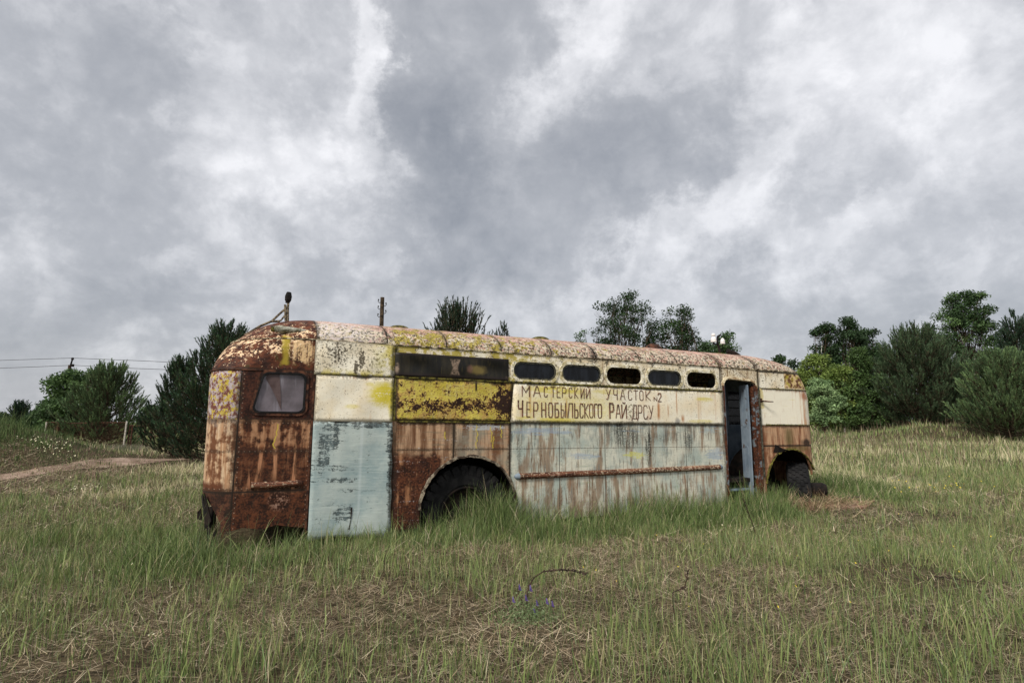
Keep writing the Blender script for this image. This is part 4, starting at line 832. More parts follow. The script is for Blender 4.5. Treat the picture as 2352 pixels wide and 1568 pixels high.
def blades(name, base, hgt, wid, bend, az, cols, rng, mat, lean=None, seg=3):
    """base (n,3); each blade a tapering strip of seg quads bending towards az"""
    n = len(base); d_ = np.stack([np.cos(az), np.sin(az), np.zeros(n)], 1); fa = rng.random(n) * math.pi; side = np.stack([np.cos(fa), np.sin(fa), np.zeros(n)], 1)
    ang = (rng.normal(.12, .12, n) if lean is None else lean); V = np.zeros((n, seg + 1, 2, 3)); pos = base.copy(); 
    for k in range(seg + 1):
        w_ = wid * (1 - (k / seg) ** 1.6 * .88) * .5
        V[:, k, 0] = pos - side * w_[:, None]; V[:, k, 1] = pos + side * w_[:, None]
        a = ang + bend * ((k + .5) / seg); pos = pos + (d_ * np.sin(a)[:, None] + np.array([0, 0, 1.]) * np.cos(a)[:, None]) * (hgt / seg)[:, None]
    V = V.reshape(-1, 3); b0 = np.arange(n)[:, None] * (seg + 1) * 2; F = []
    for k in range(seg): F.append(b0 + np.array([[2 * k, 2 * k + 1, 2 * k + 3, 2 * k + 2]]))
    F = np.stack(F, 1).reshape(-1, 4)
    c = np.repeat(cols, (seg + 1) * 2, axis=0)
    return V, F, c
def join_np(parts):
    Vs, Fs, Cs, o = [], [], [], 0
    for V, F, c in parts: Vs.append(V); Fs.append(F + o); Cs.append(c); o += len(V)
    return np.concatenate(Vs), np.concatenate(Fs), np.concatenate(Cs)
def in_bus(x, y, m=.0):
    u = (x - Q[0]) * dB[0] + (y - Q[1]) * dB[1]; v = (x - Q[0]) * nB[0] + (y - Q[1]) * nB[1]
    return (u > -1.1 - m) & (u < 8.9 + m) & (v > .02 - m) & (v < 2.38 + m), u, v
def on_track(x, y): return track_d(x, y) < -.02 + (fbm(x * 2.2, y * 2.2) - .5) * 2.8
def scatter(n, y0, y1, rng, k=1.0, spread=1.0):
    y = (rng.random(n) * (y1 ** (2 - k) - y0 ** (2 - k)) + y0 ** (2 - k)) ** (1 / (2 - k)) if k != 2 else y0 * (y1 / y0) ** rng.random(n)
    x = (rng.random(n) * 2 - 1) * (y * 1.0 * spread + 2.8); return x, y
GR = [(124, 142, 82), (108, 128, 70), (142, 156, 96), (92, 112, 66), (154, 162, 102), (130, 148, 106), (166, 160, 114), (78, 100, 56)]
GRD = [(72, 90, 48), (62, 80, 46), (90, 108, 62), (116, 132, 82)]
ST = [(184, 168, 138), (158, 140, 112), (206, 192, 164), (128, 108, 86), (98, 82, 66), (84, 70, 56)]
PUR = [(156, 130, 116), (172, 148, 130), (138, 118, 102), (130, 126, 92)]
rng = np.random.default_rng(11)
gp = []; sp_ = []
def add_grass(n, y0, y1, k, h0, h1, w0, seg, cut=0., pal_=GR, dens=True, straw_mix=.0, clump=0):
    n = int(n * (1.28 if y0 < 5 else 1.1))
    x, y = scatter(n, y0, y1, rng, k)
    if clump:
        m = max(1, n // clump); cx_, cy_ = scatter(m, y0, y1, rng, k); i = rng.integers(0, m, n); x = cx_[i] + rng.normal(0, .035, n); y = cy_[i] + rng.normal(0, .035, n)
    ib_, u, v = in_bus(x, y); tr = on_track(x, y); den = (fbm(x * 1.1 + 3, y * 1.1) - .5) * 1.5 + .5; plt = (np.abs(x - 5.55) < 1.0) & (y > 8.9) & (y < 10.15); keep = ~ib_ & ~(tr & (rng.random(n) < .62)) & ~(plt & (rng.random(n) < .6))
    if dens: keep &= (rng.random(n) < (den * 2.0 - .25).clip(.30, 1))
    keep &= ~((((x - .12) / .42) ** 2 + ((y - 3.95) / .45) ** 2 < 1) & (rng.random(len(x)) < .7)) if y0 < 5 else True
    x, y, den = x[keep], y[keep], den[keep]; n = len(x); hh = (h0 + (h1 - h0) * rng.random(n)) * (.65 + den * .75)
    cols = pal(pal_, n, rng)
    if straw_mix: s = rng.random(n) < straw_mix; cols[s] = pal(ST, int(s.sum()), rng)
    # paler dry swathes on the right and behind, purple-brown seed heads near the track
    z = gz(x, y) - .01
    dry = ss_np(fbm(x * .22 + 9, y * .30 + 5), .44, .60) * (y > 11) * (y < 29); s = rng.random(n) < dry * .7; cols[s] = pal([(206, 196, 158), (184, 180, 132), (214, 202, 168)], int(s.sum()), rng)
    near_tr = np.exp(-(track_d(x, y) / 2.2) ** 2); s = rng.random(n) < near_tr * .75; cols[s] = pal(PUR, int(s.sum()), rng)
    hh = hh * (1 - .6 * near_tr); hh = hh * np.where((x < -4) & (y > 17), .75 + .5 * np.exp(-(((x + 16.4) / 3.4) ** 2 + ((y - 16.8) / 3) ** 2)), 1.)
    mnd = np.exp(-(((x + 16.4) / 3.4) ** 2 + ((y - 16.8) / 3) ** 2)); s = rng.random(n) < mnd * 1.8; cols[s] = pal(GRD, int(s.sum()), rng); hh = hh * (1 + mnd * .25)
    wid = w0 * (.7 + .6 * rng.random(n)) * np.maximum(1, y / 6.0)
    gp.append(blades('', np.stack([x, y, z], 1), hh, wid, rng.normal(.35, .35, n), rng.random(n) * 6.283, cols, rng, None, seg=seg))
def ss_np(x, a, b): t = ((x - a) / (b - a)).clip(0, 1); return t * t * (3 - 2 * t)
add_grass(34000, 2.2, 7.8, .3, .04, .17, .0052, 3, straw_mix=.10)
add_grass(20000, 2.2, 7.8, .3, .08, .25, .0060, 3, clump=7, straw_mix=.05, pal_=GR + GRD[:2])
add_grass(1800, 2.2, 6.0, .3, .12, .26, .0095, 3, clump=3, pal_=[(126, 140, 84), (114, 130, 76), (142, 150, 98)])
add_grass(38000, 2.2, 9, .4, .04, .11, .0038, 2, pal_=[(140, 136, 96), (120, 126, 80), (112, 126, 72), (154, 142, 112), (128, 140, 84)])
add_grass(85000, 7, 17, .7, .07, .20, .0050, 2, straw_mix=.12)
add_grass(26000, 7, 17, .7, .10, .30, .0055, 2, clump=10, pal_=GR + GRD)
add_grass(45000, 7, 17, .7, .06, .16, .005, 2, pal_=[(124, 122, 84), (150, 138, 108), (104, 108, 68), (160, 148, 116)])
add_grass(90000, 15, 42, 1., .13, .30, .005, 2, dens=False, straw_mix=.2)
add_grass(12000, 15, 42, 1., .3, .5, .006, 2, straw_mix=.5, clump=6)
add_grass(30000, 38, 130, 1.2, .4, .8, .012, 2, dens=False, straw_mix=.15)
# tall grass along the bus
def strip_grass(n, u0, u1, v0, v1, h0, h1, w=.0055, pal_=GRD + GR[:2], bendm=.7):
    u = u0 + (u1 - u0) * rng.random(n); v = v1 - (v1 - v0) * rng.random(n) ** 1.3; d_ = fbm(u * 1.3 + 5, v * 1.3)
    k = rng.random(n) < (d_ * 2.6 - .6).clip(.15, 1); px_ = Q[0] + u * dB[0] + v * nB[0]; py_ = Q[1] + u * dB[1] + v * nB[1]; k &= ~((np.abs(px_ - 5.55) < 1.0) & (py_ > 8.9) & (py_ < 10.15) & (rng.random(n) < .93)); u, v, d_ = u[k], v[k], d_[k]; n = len(u)
    P = Q[None] + u[:, None] * dB[None] + v[:, None] * nB[None]; x, y = P[:, 0], P[:, 1]
    hh = (h0 + (h1 - h0) * rng.random(n)) * (.45 + d_ * 1.1) * (1 - .55 * ((v1 - v) / (v1 - v0)))
    cols = pal(pal_, n, rng); s = rng.random(n) < .07; cols[s] = pal(ST[:3], int(s.sum()), rng)
    gp.append(blades('', np.stack([x, y, gz(x, y) - .01], 1), hh, w * (.7 + .7 * rng.random(n)) * np.maximum(1, y / 7), rng.normal(bendm, .5, n), rng.random(n) * 6.283, cols, rng, None, seg=4))
strip_grass(5200, -1.8, 2.8, -.95, .0, .14, .42, w=.0062); strip_grass(7000, 2.2, 6.9, -1.1, .0, .24, .56, w=.0062); strip_grass(4200, 6.6, 7.8, -1.2, -.02, .16, .38); strip_grass(1600, -1.5, 7.2, -.8, .0, .35, .70, bendm=.9, pal_=GR + [(150, 156, 110)])
strip_grass(2600, -1.5, 1.1, -.15, .45, .16, .40, w=.006); strip_grass(2200, 1.3, 2.75, -.35, .12, .34, .62); strip_grass(2600, 7.4, 9.1, -.30, .12, .22, .48); strip_grass(5200, 8.9, 11.8, -.6, 1.6, .25, .52); strip_grass(2600, -3.0, -1.1, -.6, 1.8, .2, .42)
V, F, c = join_np(gp)
tag(np_mesh('grass', V, F, m_grass, col=c), 'long green meadow grass over the whole field', 'grass', kind='stuff')
# straw litter lying on the ground
def add_straw(n, y0, y1, k, l0, l1, w):
    n = int(n * 1.15)
    x, y = scatter(n, y0, y1, rng, k); ib_, u, v = in_bus(x, y); den = fbm(x * .9 + 20, y * .9 + 4); keep = ~ib_ & (rng.random(n) < (den * 2.2 - .35).clip(.15, 1)); x, y = x[keep], y[keep]; n = len(x)
    cols = pal(ST, n, rng, .2); patch = fbm(x * 1.5, y * 1.5 + 60); cols *= (.75 + patch * .75)[:, None]
    az = rng.normal(.3, 1.1, n) + (rng.random(n) < .3) * 1.5 + math.pi * (rng.random(n) < .5)
    sp_.append(blades('', np.stack([x, y, gz(x, y) + .004 + rng.random(n) * .03], 1), l0 + (l1 - l0) * rng.random(n), w * (.6 + .8 * rng.random(n)) * np.maximum(1, y / 4.5), rng.normal(.05, .25, n), az, cols, rng, None, lean=rng.normal(1.42, .13, n), seg=2))
add_straw(150000, 2.2, 7.5, .3, .04, .19, .0036); add_straw(6000, 2.2, 7.5, .3, .12, .30, .0042); add_straw(70000, 7, 16, .7, .12, .3, .0055)
V, F, c = join_np(sp_)
# hay heap by the front wheel
tag(np_mesh('dry_straw', V, F, m_grass, col=c), 'pale dry straw litter lying between the green blades', 'straw', kind='stuff')

# heap of old hay by the front wheel and round the flat sheet
n = 2600; th = rng.random(n) * 6.283; hx = rng.normal(0, 1, (n, 2)); hc = np.where(rng.random(n) < .55, 0, 1); cx_ = np.array([4.75, 5.6])[hc]; cy_ = np.array([9.95, 10.35])[hc]
x = cx_ + hx[:, 0] * .38; y = cy_ + hx[:, 1] * .14; z = gz(x, y) + .16 * np.exp(-(hx ** 2).sum(1) * .5) * rng.random(n)
V, F, c = blades('', np.stack([x, y, z], 1), .15 + .25 * rng.random(n), np.full(n, .008), rng.normal(.1, .4, n), th, pal([(184, 160, 128), (150, 122, 94), (206, 186, 152), (110, 86, 66)], n, rng), rng, None, lean=rng.normal(1.3, .25, n), seg=3)
tag(np_mesh('hay_heap', V, F, m_grass, col=c), 'flattened heap of old hay beside the front wheel', 'hay', kind='stuff')

# --- trees
m_bark = dark_mat('bark', C(48, 40, 32), C(92, 78, 62), 14, .95, .1); m_birch = newmat('birch_bark'); co = objco(); n = noise(co, (9, 9, 3), 4, .6); out(mc(ss(n, .55, .62), C(206, 202, 190), C(52, 48, 42)), .8)
def tubes_np(segs, sides=5):
    """segs: list of (p0,p1,r0,r1)"""
    a = np.array([s[0] for s in segs], float); b = np.array([s[1] for s in segs], float); r0 = np.array([s[2] for s in segs]); r1 = np.array([s[3] for s in segs])
    t = b - a; t /= np.linalg.norm(t, axis=1, keepdims=True) + 1e-9; h_ = np.where(np.abs(t[:, 2:3]) < .9, [[0, 0, 1.]], [[1., 0, 0]]); e1 = np.cross(t, h_); e1 /= np.linalg.norm(e1, axis=1, keepdims=True) + 1e-9; e2 = np.cross(t, e1)
    n = len(segs); V = np.zeros((n, 2, sides, 3))
    for k in range(sides):
        c_, s_ = math.cos(2 * math.pi * k / sides), math.sin(2 * math.pi * k / sides); o = e1 * c_ + e2 * s_; V[:, 0, k] = a + o * r0[:, None]; V[:, 1, k] = b + o * r1[:, None]
    b0 = (np.arange(n) * 2 * sides)[:, None, None]; F = np.array([[k, (k + 1) % sides, sides + (k + 1) % sides, sides + k] for k in range(sides)])[None]
    return V.reshape(-1, 3), (b0 + F).reshape(-1, 4)
def curve_pts(a, b, n, sag, rn):
    a = np.array(a, float); b = np.array(b, float); L_ = np.linalg.norm(b - a); out_ = []
    w_ = rn.normal(0, .05 * L_, 3)
    for i in range(n + 1):
        t = i / n; p = a + (b - a) * t + w_ * math.sin(math.pi * t); p[2] += sag * L_ * (t * t - t); out_.append(p)
    return out_
def tree(kind, label, cat, px, Y, top, hw, cols, seed, nclus=60, nleaf=170, leaf=.075, clr=.45, low=.25, group=None, bark=None, trunkpx=None, droop=0., shape=1.0, stems=1, bare=0.):
    hw *= 1.22; nclus = int(nclus * 1.35); nleaf = int(nleaf * .9)
    rn = np.random.default_rng(seed); X = X_at(px, Y); z0 = float(gz(X, Y)); zt = Z_at(top, Y); Ht = zt - z0; r = hw * Y / 1300 * 1.0
    o = empty(kind, (X, Y, z0)); tag(o, label, cat, group)
    segs = []; cl = []
    tries = 0
    while len(cl) < nclus and tries < nclus * 40:
        tries += 1
        t = rn.random(); zz = low + (1 - low) * t; prof_ = (math.sin(math.pi * (t * .80 + .13)) ** .6) if shape == 1 else (1 - t) ** .7 + .08
        a = rn.random() * 6.283; q = math.sqrt(rn.random()) * prof_ * (.88 + .24 * math.sin(a * 2 + seed) * math.sin(zz * 9 + seed))
        p = np.array([q * r * math.cos(a), q * r * math.sin(a) * .9, zz * Ht - clr * .45]); cl.append(p)
    cl = np.array(cl)
    tops = []
    for s in range(stems):
        off = rn.normal(0, .10 * r, 2).clip(-.14 * r, .14 * r) if stems > 1 else (0, 0); tb = np.array([rn.normal(0, .08) if stems == 1 else rn.normal(0, .2), rn.normal(0, .08), -.1]); tt = np.array([off[0] * 3, off[1] * 3, Ht * (.86 if stems == 1 else .74)]); n = 9
        pts = curve_pts(tb, tt, n, 0, rn); tops.append(pts)
        for i in range(n):
            k0 = (1 - i / n) ** .8; k1 = (1 - (i + 1) / n) ** .8; rad = Ht * .009 + .012
            segs.append((pts[i], pts[i + 1], rad * k0 + .008, rad * k1 + .008))
    ntr = len(segs)
    for p in cl:
        T_ = tops[rn.integers(0, stems)]; k = int(np.clip((p[2] / Ht - .18 - rn.random() * .15) * 9, 1, 8)); q0 = T_[k]
        pts = curve_pts(q0, p, 4, .12, rn); rad = .012 + .0016 * Ht
        for i in range(4): segs.append((pts[i], pts[i + 1], rad * (1 - i / 5), rad * (1 - (i + 1) / 5)))
        for _ in range(3):
            e = p + rn.normal(0, clr * .4, 3).clip(-clr * .7, clr * .7); segs.append((pts[3], e, .010, .004))
    V, F = tubes_np(segs[:ntr]); np_mesh('trunk', V, F, bark or m_bark, o); V, F = tubes_np(segs[ntr:], 4); np_mesh('limbs', V, F, m_bark, o)
    keepc = cl if not bare else cl[rn.random(len(cl)) > bare]
    n = len(keepc) * nleaf; c0 = np.repeat(keepc, nleaf, axis=0)
    g = rn.normal(0, 1, (n, 3)); g *= (clr * (.35 + .75 * rn.random((n, 1)))) / (np.linalg.norm(g, axis=1, keepdims=True) + 1e-6) * np.array([[1, 1, .72]]); P = c0 + g
    if droop: P[:, 2] -= droop * np.linalg.norm(P[:, :2] , axis=1) * .3 * rn.random(n)
    e1 = rn.normal(0, 1, (n, 3)); e1 /= np.linalg.norm(e1, axis=1, keepdims=True); e2 = rn.normal(0, 1, (n, 3)); e2 -= e1 * (e1 * e2).sum(1, keepdims=True); e2 /= np.linalg.norm(e2, axis=1, keepdims=True)
    s = (leaf * (.6 + .8 * rn.random(n)))[:, None]; V = np.stack([P - e1 * s, P - e2 * s * .5, P + e1 * s, P + e2 * s * .5], 1).reshape(-1, 3); F = np.arange(n * 4).reshape(-1, 4)
    cc = pal(cols, len(keepc), rn, .14); cc = np.repeat(cc, nleaf, axis=0) * (1 + rn.normal(0, .16, (n, 1))).clip(.5, 1.6)
    np_mesh('crown', V, F, m_leaf, o, col=np.repeat(cc, 4, axis=0)); return o
def pine(kind, label, px, Y, top, hw, cols, seed, nbr=70, group=None, nl=.16, sh=.30, leader=0., dens=1.0, nw=.013, tiplight=1.25, low=.04, cat='pine tree', candles=5, nneed=34, bow=1.0, base_in=.0):
    rn = np.random.default_rng(seed); X = X_at(px, Y); z0 = float(gz(X, Y)); Ht = Z_at(top, Y) - z0; r = hw * Y / 1300
    o = empty(kind, (X, Y, z0)); tag(o, label, cat, group)
    lead = np.array([leader * Y / 1300, 0, 0]); segs = []; S0 = []; S1 = []; TL = []
    tp = lambda t: np.array([0, 0, 0]) + lead * t ** 1.5 + np.array([0, 0, Ht * t])
    for i in range(8): segs.append((tp(i / 8 * .93), tp((i + 1) / 8 * .93), .02 * Ht * (1 - i / 8.5) , .02 * Ht * (1 - (i + 1) / 8.5)))
    for b in range(nbr):
        t = low + (.90 - low) * (b + rn.random()) / nbr; a = b * 2.4 + rn.normal(0, .3); L_ = r * ((1 - t) ** .75) * rn.uniform(.72, 1.08) * bow * (1 if t > .12 else (.82 + 1.5 * t)) + .15
        s0 = tp(t * .93); el = .02 + .85 * t + rn.normal(0, .08); dr = np.array([math.cos(a) * math.cos(el), math.sin(a) * math.cos(el), math.sin(el)]); n = max(3, int(L_ / .22)); prev = s0
        for i in range(1, n + 1):
            q = i / n; p = s0 + dr * L_ * q + np.array([0, 0, .28 * L_ * q * q]); rb = .012 + .012 * L_ * (1 - q)
            segs.append((prev, p, rb, rb * .8)); prev = p
            if q > .22:
                for k in range(int(rn.integers(2, 4) * dens + .5) + (2 if i == n else 0)):
                    lat = rn.normal(0, 1, 3); lat[2] = abs(lat[2]) * .5; lat -= dr * lat.dot(dr) * .6; lat /= np.linalg.norm(lat); bl = L_ * .26 * (1.15 - q) + .06
                    a0 = p; a1 = p + (lat + dr * .5) * bl * rn.uniform(.4, 1.2); dd = dr * .55 + lat * .35 + np.array([0, 0, .75 + .4 * t]); dd /= np.linalg.norm(dd); a2 = a1 + dd * sh * rn.uniform(.6, 1.15)
                    segs.append((a0, a1, .008, .006)); S0.append(a1 - dd * sh * .4); S1.append(a2); TL.append(q)
    for k in range(candles * 2):                       # upright candles round the leader
        a = rn.random() * 6.283; q = tp(.90 + .05 * rn.random()); f = .55 if k < candles else .8
        a1 = q + np.array([math.cos(a), math.sin(a), 0]) * rn.uniform(.05, .16) * f; S0.append(a1); S1.append(a1 + np.array([math.cos(a) * .12, math.sin(a) * .12, 1]) * rn.uniform(.5, 1.) * Ht * .075); TL.append(1)
    S0.append(tp(.92)); S1.append(tp(1.0)); TL.append(1)
    S0 = np.array(S0); S1 = np.array(S1); m = len(S0)
    for a_, b_ in zip(S0, S1): segs.append((a_, b_, .010, .006))
    V, F = tubes_np(segs, 4); np_mesh('trunk', V, F, m_bark, o)
    nn = nneed; n = m * nn; nl *= .8; t = rn.random(n); i = np.repeat(np.arange(m), nn); ax = S1[i] - S0[i]; P = S0[i] + ax * t[:, None]; ax = ax / (np.linalg.norm(ax, axis=1, keepdims=True) + 1e-6)
    g = rn.normal(0, 1, (n, 3)); g -= ax * (g * ax).sum(1, keepdims=True); g /= np.linalg.norm(g, axis=1, keepdims=True); dd = ax * .95 + g * .5; ln = (nl * .62 * (.6 + .7 * rn.random(n)))[:, None]
    sd_ = np.cross(dd, rn.normal(0, 1, (n, 3))); sd_ /= np.linalg.norm(sd_, axis=1, keepdims=True) + 1e-6
    V = np.stack([P - sd_ * nw, P + sd_ * nw, P + dd * ln], 1).reshape(-1, 3); F = np.arange(n * 3).reshape(-1, 3)
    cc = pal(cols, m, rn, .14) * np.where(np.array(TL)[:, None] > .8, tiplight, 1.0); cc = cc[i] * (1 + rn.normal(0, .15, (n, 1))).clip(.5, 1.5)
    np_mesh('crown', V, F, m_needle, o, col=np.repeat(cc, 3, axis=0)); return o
PG = [(58, 84, 56), (50, 76, 52), (70, 94, 60)]; PD = [(40, 62, 44), (50, 72, 50), (34, 54, 40)]; PL = [(88, 110, 72), (104, 126, 80), (70, 92, 62)]
LG = [(74, 98, 58), (64, 88, 52), (88, 112, 64)]; LD = [(50, 72, 42), (58, 80, 46), (44, 62, 38)]; LY = [(108, 126, 58), (92, 112, 52), (120, 136, 68)]; LP = [(132, 156, 108), (146, 168, 118), (112, 138, 92)]
g1 = 'young trees beyond the fence on the left'; g2 = 'trees of the wood edge on the right'; g3 = 'trees behind the bus roof'
# left
pine('pine_tree', 'dark bushy pine close behind the rear end of the bus', 492, 20, 736, 112, PG + PD, 21, 120, g1, dens=1.3, low=.0, leader=22, sh=.34, nl=.17, nw=.012, candles=7)
pine('pine_tree', 'lower dark pine touching the left side of the tall pine behind the bus', 400, 21, 818, 62, PG + PD, 22, 80, g1, dens=1.2, low=.0, sh=.32, nl=.16, leader=6, nw=.012)
pine('pine_tree', 'light green pine with tall candles behind the wire mesh fence', 240, 27, 836, 96, PL, 23, 110, g1, low=.0, dens=1.1, sh=.34, nl=.17, nw=.015, candles=6)
tree('broadleaf_tree', 'round topped leafy tree left of the pine behind the fence', 'tree', 152, 34, 850, 52, LG, 31, 60, 190, .09, .5, .12, g1)
tree('broadleaf_tree', 'narrow leafy tree standing just behind the fence pine', 'tree', 224, 36, 848, 34, LG, 32, 36, 180, .09, .5, .15, g1)
tree('bush', 'low dark bush left of the round topped tree', 'bush', 104, 40, 925, 40, LD, 33, 40, 160, .10, .5, .05, g1)
pine('pine_tree', 'small distant pine standing alone on the far left', 42, 44, 928, 26, PD, 24, 34, g1, sh=.4, nl=.22, nw=.022)
tree('bush', 'low bush at the far left edge of the picture', 'bush', -4, 46, 948, 22, LD, 34, 24, 140, .1, .5, .05, g1)
tree('broadleaf_tree', 'distant rounded tree between the fence gate and the dark pine', 'tree', 348, 56, 932, 28, LG, 35, 34, 150, .12, .6, .1, g1)
for k, (px, tp_, Y) in enumerate(((-40, 955, 60), (75, 950, 62), (180, 948, 66))):
    tree('bush', ('hazy low bush far beyond the left field', 'dark low bush far behind the small lone pine', 'low bush in the distance behind the fence')[k], 'bush', px, Y, tp_, 50, LD, 36 + k, 40, 120, .13, .7, .03, g1)
# behind the bus
pine('pine_tree', 'dark pine whose spiky top rises behind the middle of the bus roof', 1047, 17, 690, 128, PD, 25, 110, g3, sh=.40, nl=.16, nw=.011, candles=10, tiplight=1.1, bow=1.1)
pine('pine_tree', 'small pine tip just right of the dark pine behind the roof', 1157, 17.5, 738, 24, PD, 26, 26, g3, sh=.34, nl=.15, nw=.011, tiplight=1.1)
tree('willow_tree', 'tall open willow with bare twigs rising behind the bus roof', 'tree', 1440, 30, 664, 82, LD, 41, 80, 130, .06, .42, .28, g3, stems=3, bare=.12)
tree('willow_tree', 'shorter willow to the right of the tall open willow', 'tree', 1560, 30, 702, 62, LD, 42, 60, 150, .06, .42, .3, g3, stems=2)
tree('bush', 'sparse small tree just left of the tall willow', 'bush', 1342, 34, 758, 20, LG, 43, 16, 90, .06, .35, .3, g3, bare=.2)
tree('bush', 'low leafy bush top between the willows and the roof insulators', 'bush', 1625, 36, 782, 36, LG + LD, 44, 44, 130, .07, .42, .3, g3)
tree('bush', 'small leafy tree directly behind the roof insulators', 'bush', 1678, 34, 762, 27, LG + LD, 45, 46, 130, .065, .42, .35, g3)
# right wood edge
tree('broadleaf_tree', 'dark leafy tree just above the front end of the bus', 'tree', 1806, 50, 816, 26, LD, 51, 36, 150, .11, .55, .1, g2)
tree('broadleaf_tree', 'leafy tree between the bus front and the wood', 'tree', 1838, 52, 826, 24, LD, 52, 34, 150, .11, .55, .1, g2)
tree('birch_tree', 'tall dark birch, the highest crown of the left part of the wood', 'tree', 1962, 50, 726, 46, LD, 53, 90, 150, .10, .6, .15, g2, bark=m_birch, droop=.4)
tree('birch_tree', 'dark slim birch on the left of the tallest dark birch', 'tree', 1908, 50, 742, 30, LD, 54, 54, 150, .10, .55, .15, g2, bark=m_birch)
tree('broadleaf_tree', 'dark conical tree on the right of the tallest dark birch', 'tree', 2008, 51, 754, 36, LD, 55, 66, 150, .10, .6, .12, g2)
tree('broadleaf_tree', 'yellow green tree rising behind the pale willow bush', 'tree', 1888, 45, 812, 46, LY, 56, 70, 150, .09, .55, .12, g2)
tree('broadleaf_tree', 'yellow green tree in front of the dark birches', 'tree', 1934, 43, 830, 40, LY, 57, 60, 150, .09, .5, .12, g2, bark=m_birch)
tree('willow_bush', 'pale silvery willow bush beside the bus front', 'bush', 1894, 37, 868, 34, LP, 58, 40, 170, .07, .42, .28, g2)
tree('birch_tree', 'fresh green birch with a white trunk left of the big pine', 'tree', 1988, 39, 798, 50, [(72, 94, 50), (82, 104, 56), (64, 86, 46)], 59, 76, 160, .08, .5, .14, g2, bark=m_birch, shape=0)
tree('birch_tree', 'slender birch with a white trunk next to the pale willow bush', 'tree', 1940, 39.5, 846, 30, LY, 60, 34, 140, .08, .45, .25, g2, bark=m_birch)
pine('pine_tree', 'very broad dark pine dominating the wood edge', 2125, 38, 746, 122, [(64, 84, 58), (52, 70, 48), (78, 98, 66)], 27, 150, g2, sh=.55, nl=.26, nw=.022, candles=8, dens=1.2, bow=1.12, nneed=24)
tree('birch_tree', 'tallest birch with white forked trunks behind the pines on the right', 'tree', 2250, 48, 670, 66, LD + LG, 61, 120, 150, .10, .6, .2, g2, bark=m_birch, stems=3)
pine('pine_tree', 'light green pine in front on the right edge', 2318, 30, 803, 108, PL, 28, 120, g2, sh=.42, nl=.22, nw=.018, candles=7, dens=1.1, bow=1.05)
pine('pine_tree', 'dark pine towering at the right picture edge', 2362, 42, 712, 84, PD, 29, 100, g2, sh=.55, nl=.26, nw=.024, dens=1.1)
tree('broadleaf_tree', 'dark tree filling the gap behind the broad pine', 'tree', 2190, 54, 780, 60, LD, 62, 70, 140, .12, .7, .08, g2)
tree('broadleaf_tree', 'dark tree behind the left shoulder of the broad pine', 'tree', 2062, 54, 806, 44, LD, 63, 60, 140, .12, .7, .05, g2)
tree('broadleaf_tree', 'dark tree at the right edge behind the dark pine', 'tree', 2420, 50, 740, 80, LD, 64, 70, 140, .12, .7, .05, g2)
for k, (px, tp_, Y, hw_, l_) in enumerate(((1870, 905, 47, 44, 'shady undergrowth bush at the foot of the yellow green trees'), (1950, 900, 46, 50, 'shady bush under the white birch trunks'), (2030, 900, 47, 50, 'shady bush left of the broad pine foot'), (2215, 890, 44, 60, 'shady bush between the two pines on the right'), (2300, 930, 42, 60, 'shady bush low at the right edge'), (1815, 930, 52, 40, 'dark bush seen past the bus front'))):
    tree('bush', l_, 'bush', px, Y, tp_, hw_, LD, 70 + k, 60, 140, .10, .6, .02, g2)

# ------------------------------------------------------------------ fence, gate, posts, pole
m_fence = dark_mat('rusty_fence_steel', C(46, 28, 22), C(96, 58, 42), 20, .9); m_wpost = dark_mat('pale_flaking_post', C(150, 140, 126), C(206, 200, 188), 16, .9)
FY = 26.0
def W3(px, py, Y): return Vector((X_at(px, Y), Y, EYE + p2ae(px, py)[1] * Y))
fence = empty('wire_mesh_fence', W3(165, 1030, FY)); tag(fence, 'rusty framed chain link fence panel between pale posts left of the pines', 'fence')
def addchild(name, bm, mat, par): o = from_bm(name, bm, mat, par); o.matrix_parent_inverse = Matrix.Translation(-par.location); return o
tl, tr_, bl, br = W3(106, 969, FY + .4), W3(290, 970, FY - .6), W3(104, 1030, FY + .4), W3(289, 1040, FY - .6)
bm = bmesh.new(); bm_tube(bm, [tl, tl.lerp(tr_, .35) + Vector((0, 0, -.04)), tl.lerp(tr_, .7) + Vector((0, 0, -.01)), tr_], .022, 6); addchild('top_rail', bm, m_fence, fence)
for (px, y0, y1, Y, r, m_) in ((106, 968, 1036, FY + .4, .035, m_wpost), (134, 970, 1036, FY + .25, .055, m_fence), (290, 967, 1046, FY - .6, .035, m_wpost)):
    bm = bmesh.new(); a = W3(px, y0, Y); b = W3(px - 3, y1, Y); b.z -= .3; bm_tube(bm, [a, b], r, 6); addchild('post', bm, m_, fence)
bm = bmesh.new(); L_ = (tr_ - tl).length; Hm = 1.05
for s in (1, -1):
    k = -Hm
    while k < L_:
        a0, a1 = k, k + Hm; c0, c1 = max(0, a0), min(L_, a1)
        if c1 > c0 + .05:
            z0, z1 = ((c0 - a0), (c1 - a0)) if s == 1 else (Hm - (c0 - a0), Hm - (c1 - a0)); d_ = (tr_ - tl).normalized()
            P0 = tl + d_ * c0 + Vector((0, 0, -.05 - Hm + z0)); P1 = tl + d_ * c1 + Vector((0, 0, -.05 - Hm + z1)); bm_tube(bm, [P0, P1], .004, 3, False)
        k += .085
addchild('wire_mesh', bm, m_fence, fence)
gate = empty('gate_frame', W3(315, 1040, FY - .5)); tag(gate, 'narrow rusty empty gate frame right of the wire fence', 'gate')
for (p0, p1) in (((298, 976), (297, 1042)), ((335, 978), (331, 1042)), ((298, 977), (335, 978)), ((297, 1038), (331, 1040)), ((304, 978), (303, 1040))):
    bm = bmesh.new(); bm_tube(bm, [W3(*p0, FY - .5), W3(*p1, FY - .5)], .026, 6); addchild('frame_bar', bm, m_fence, gate)
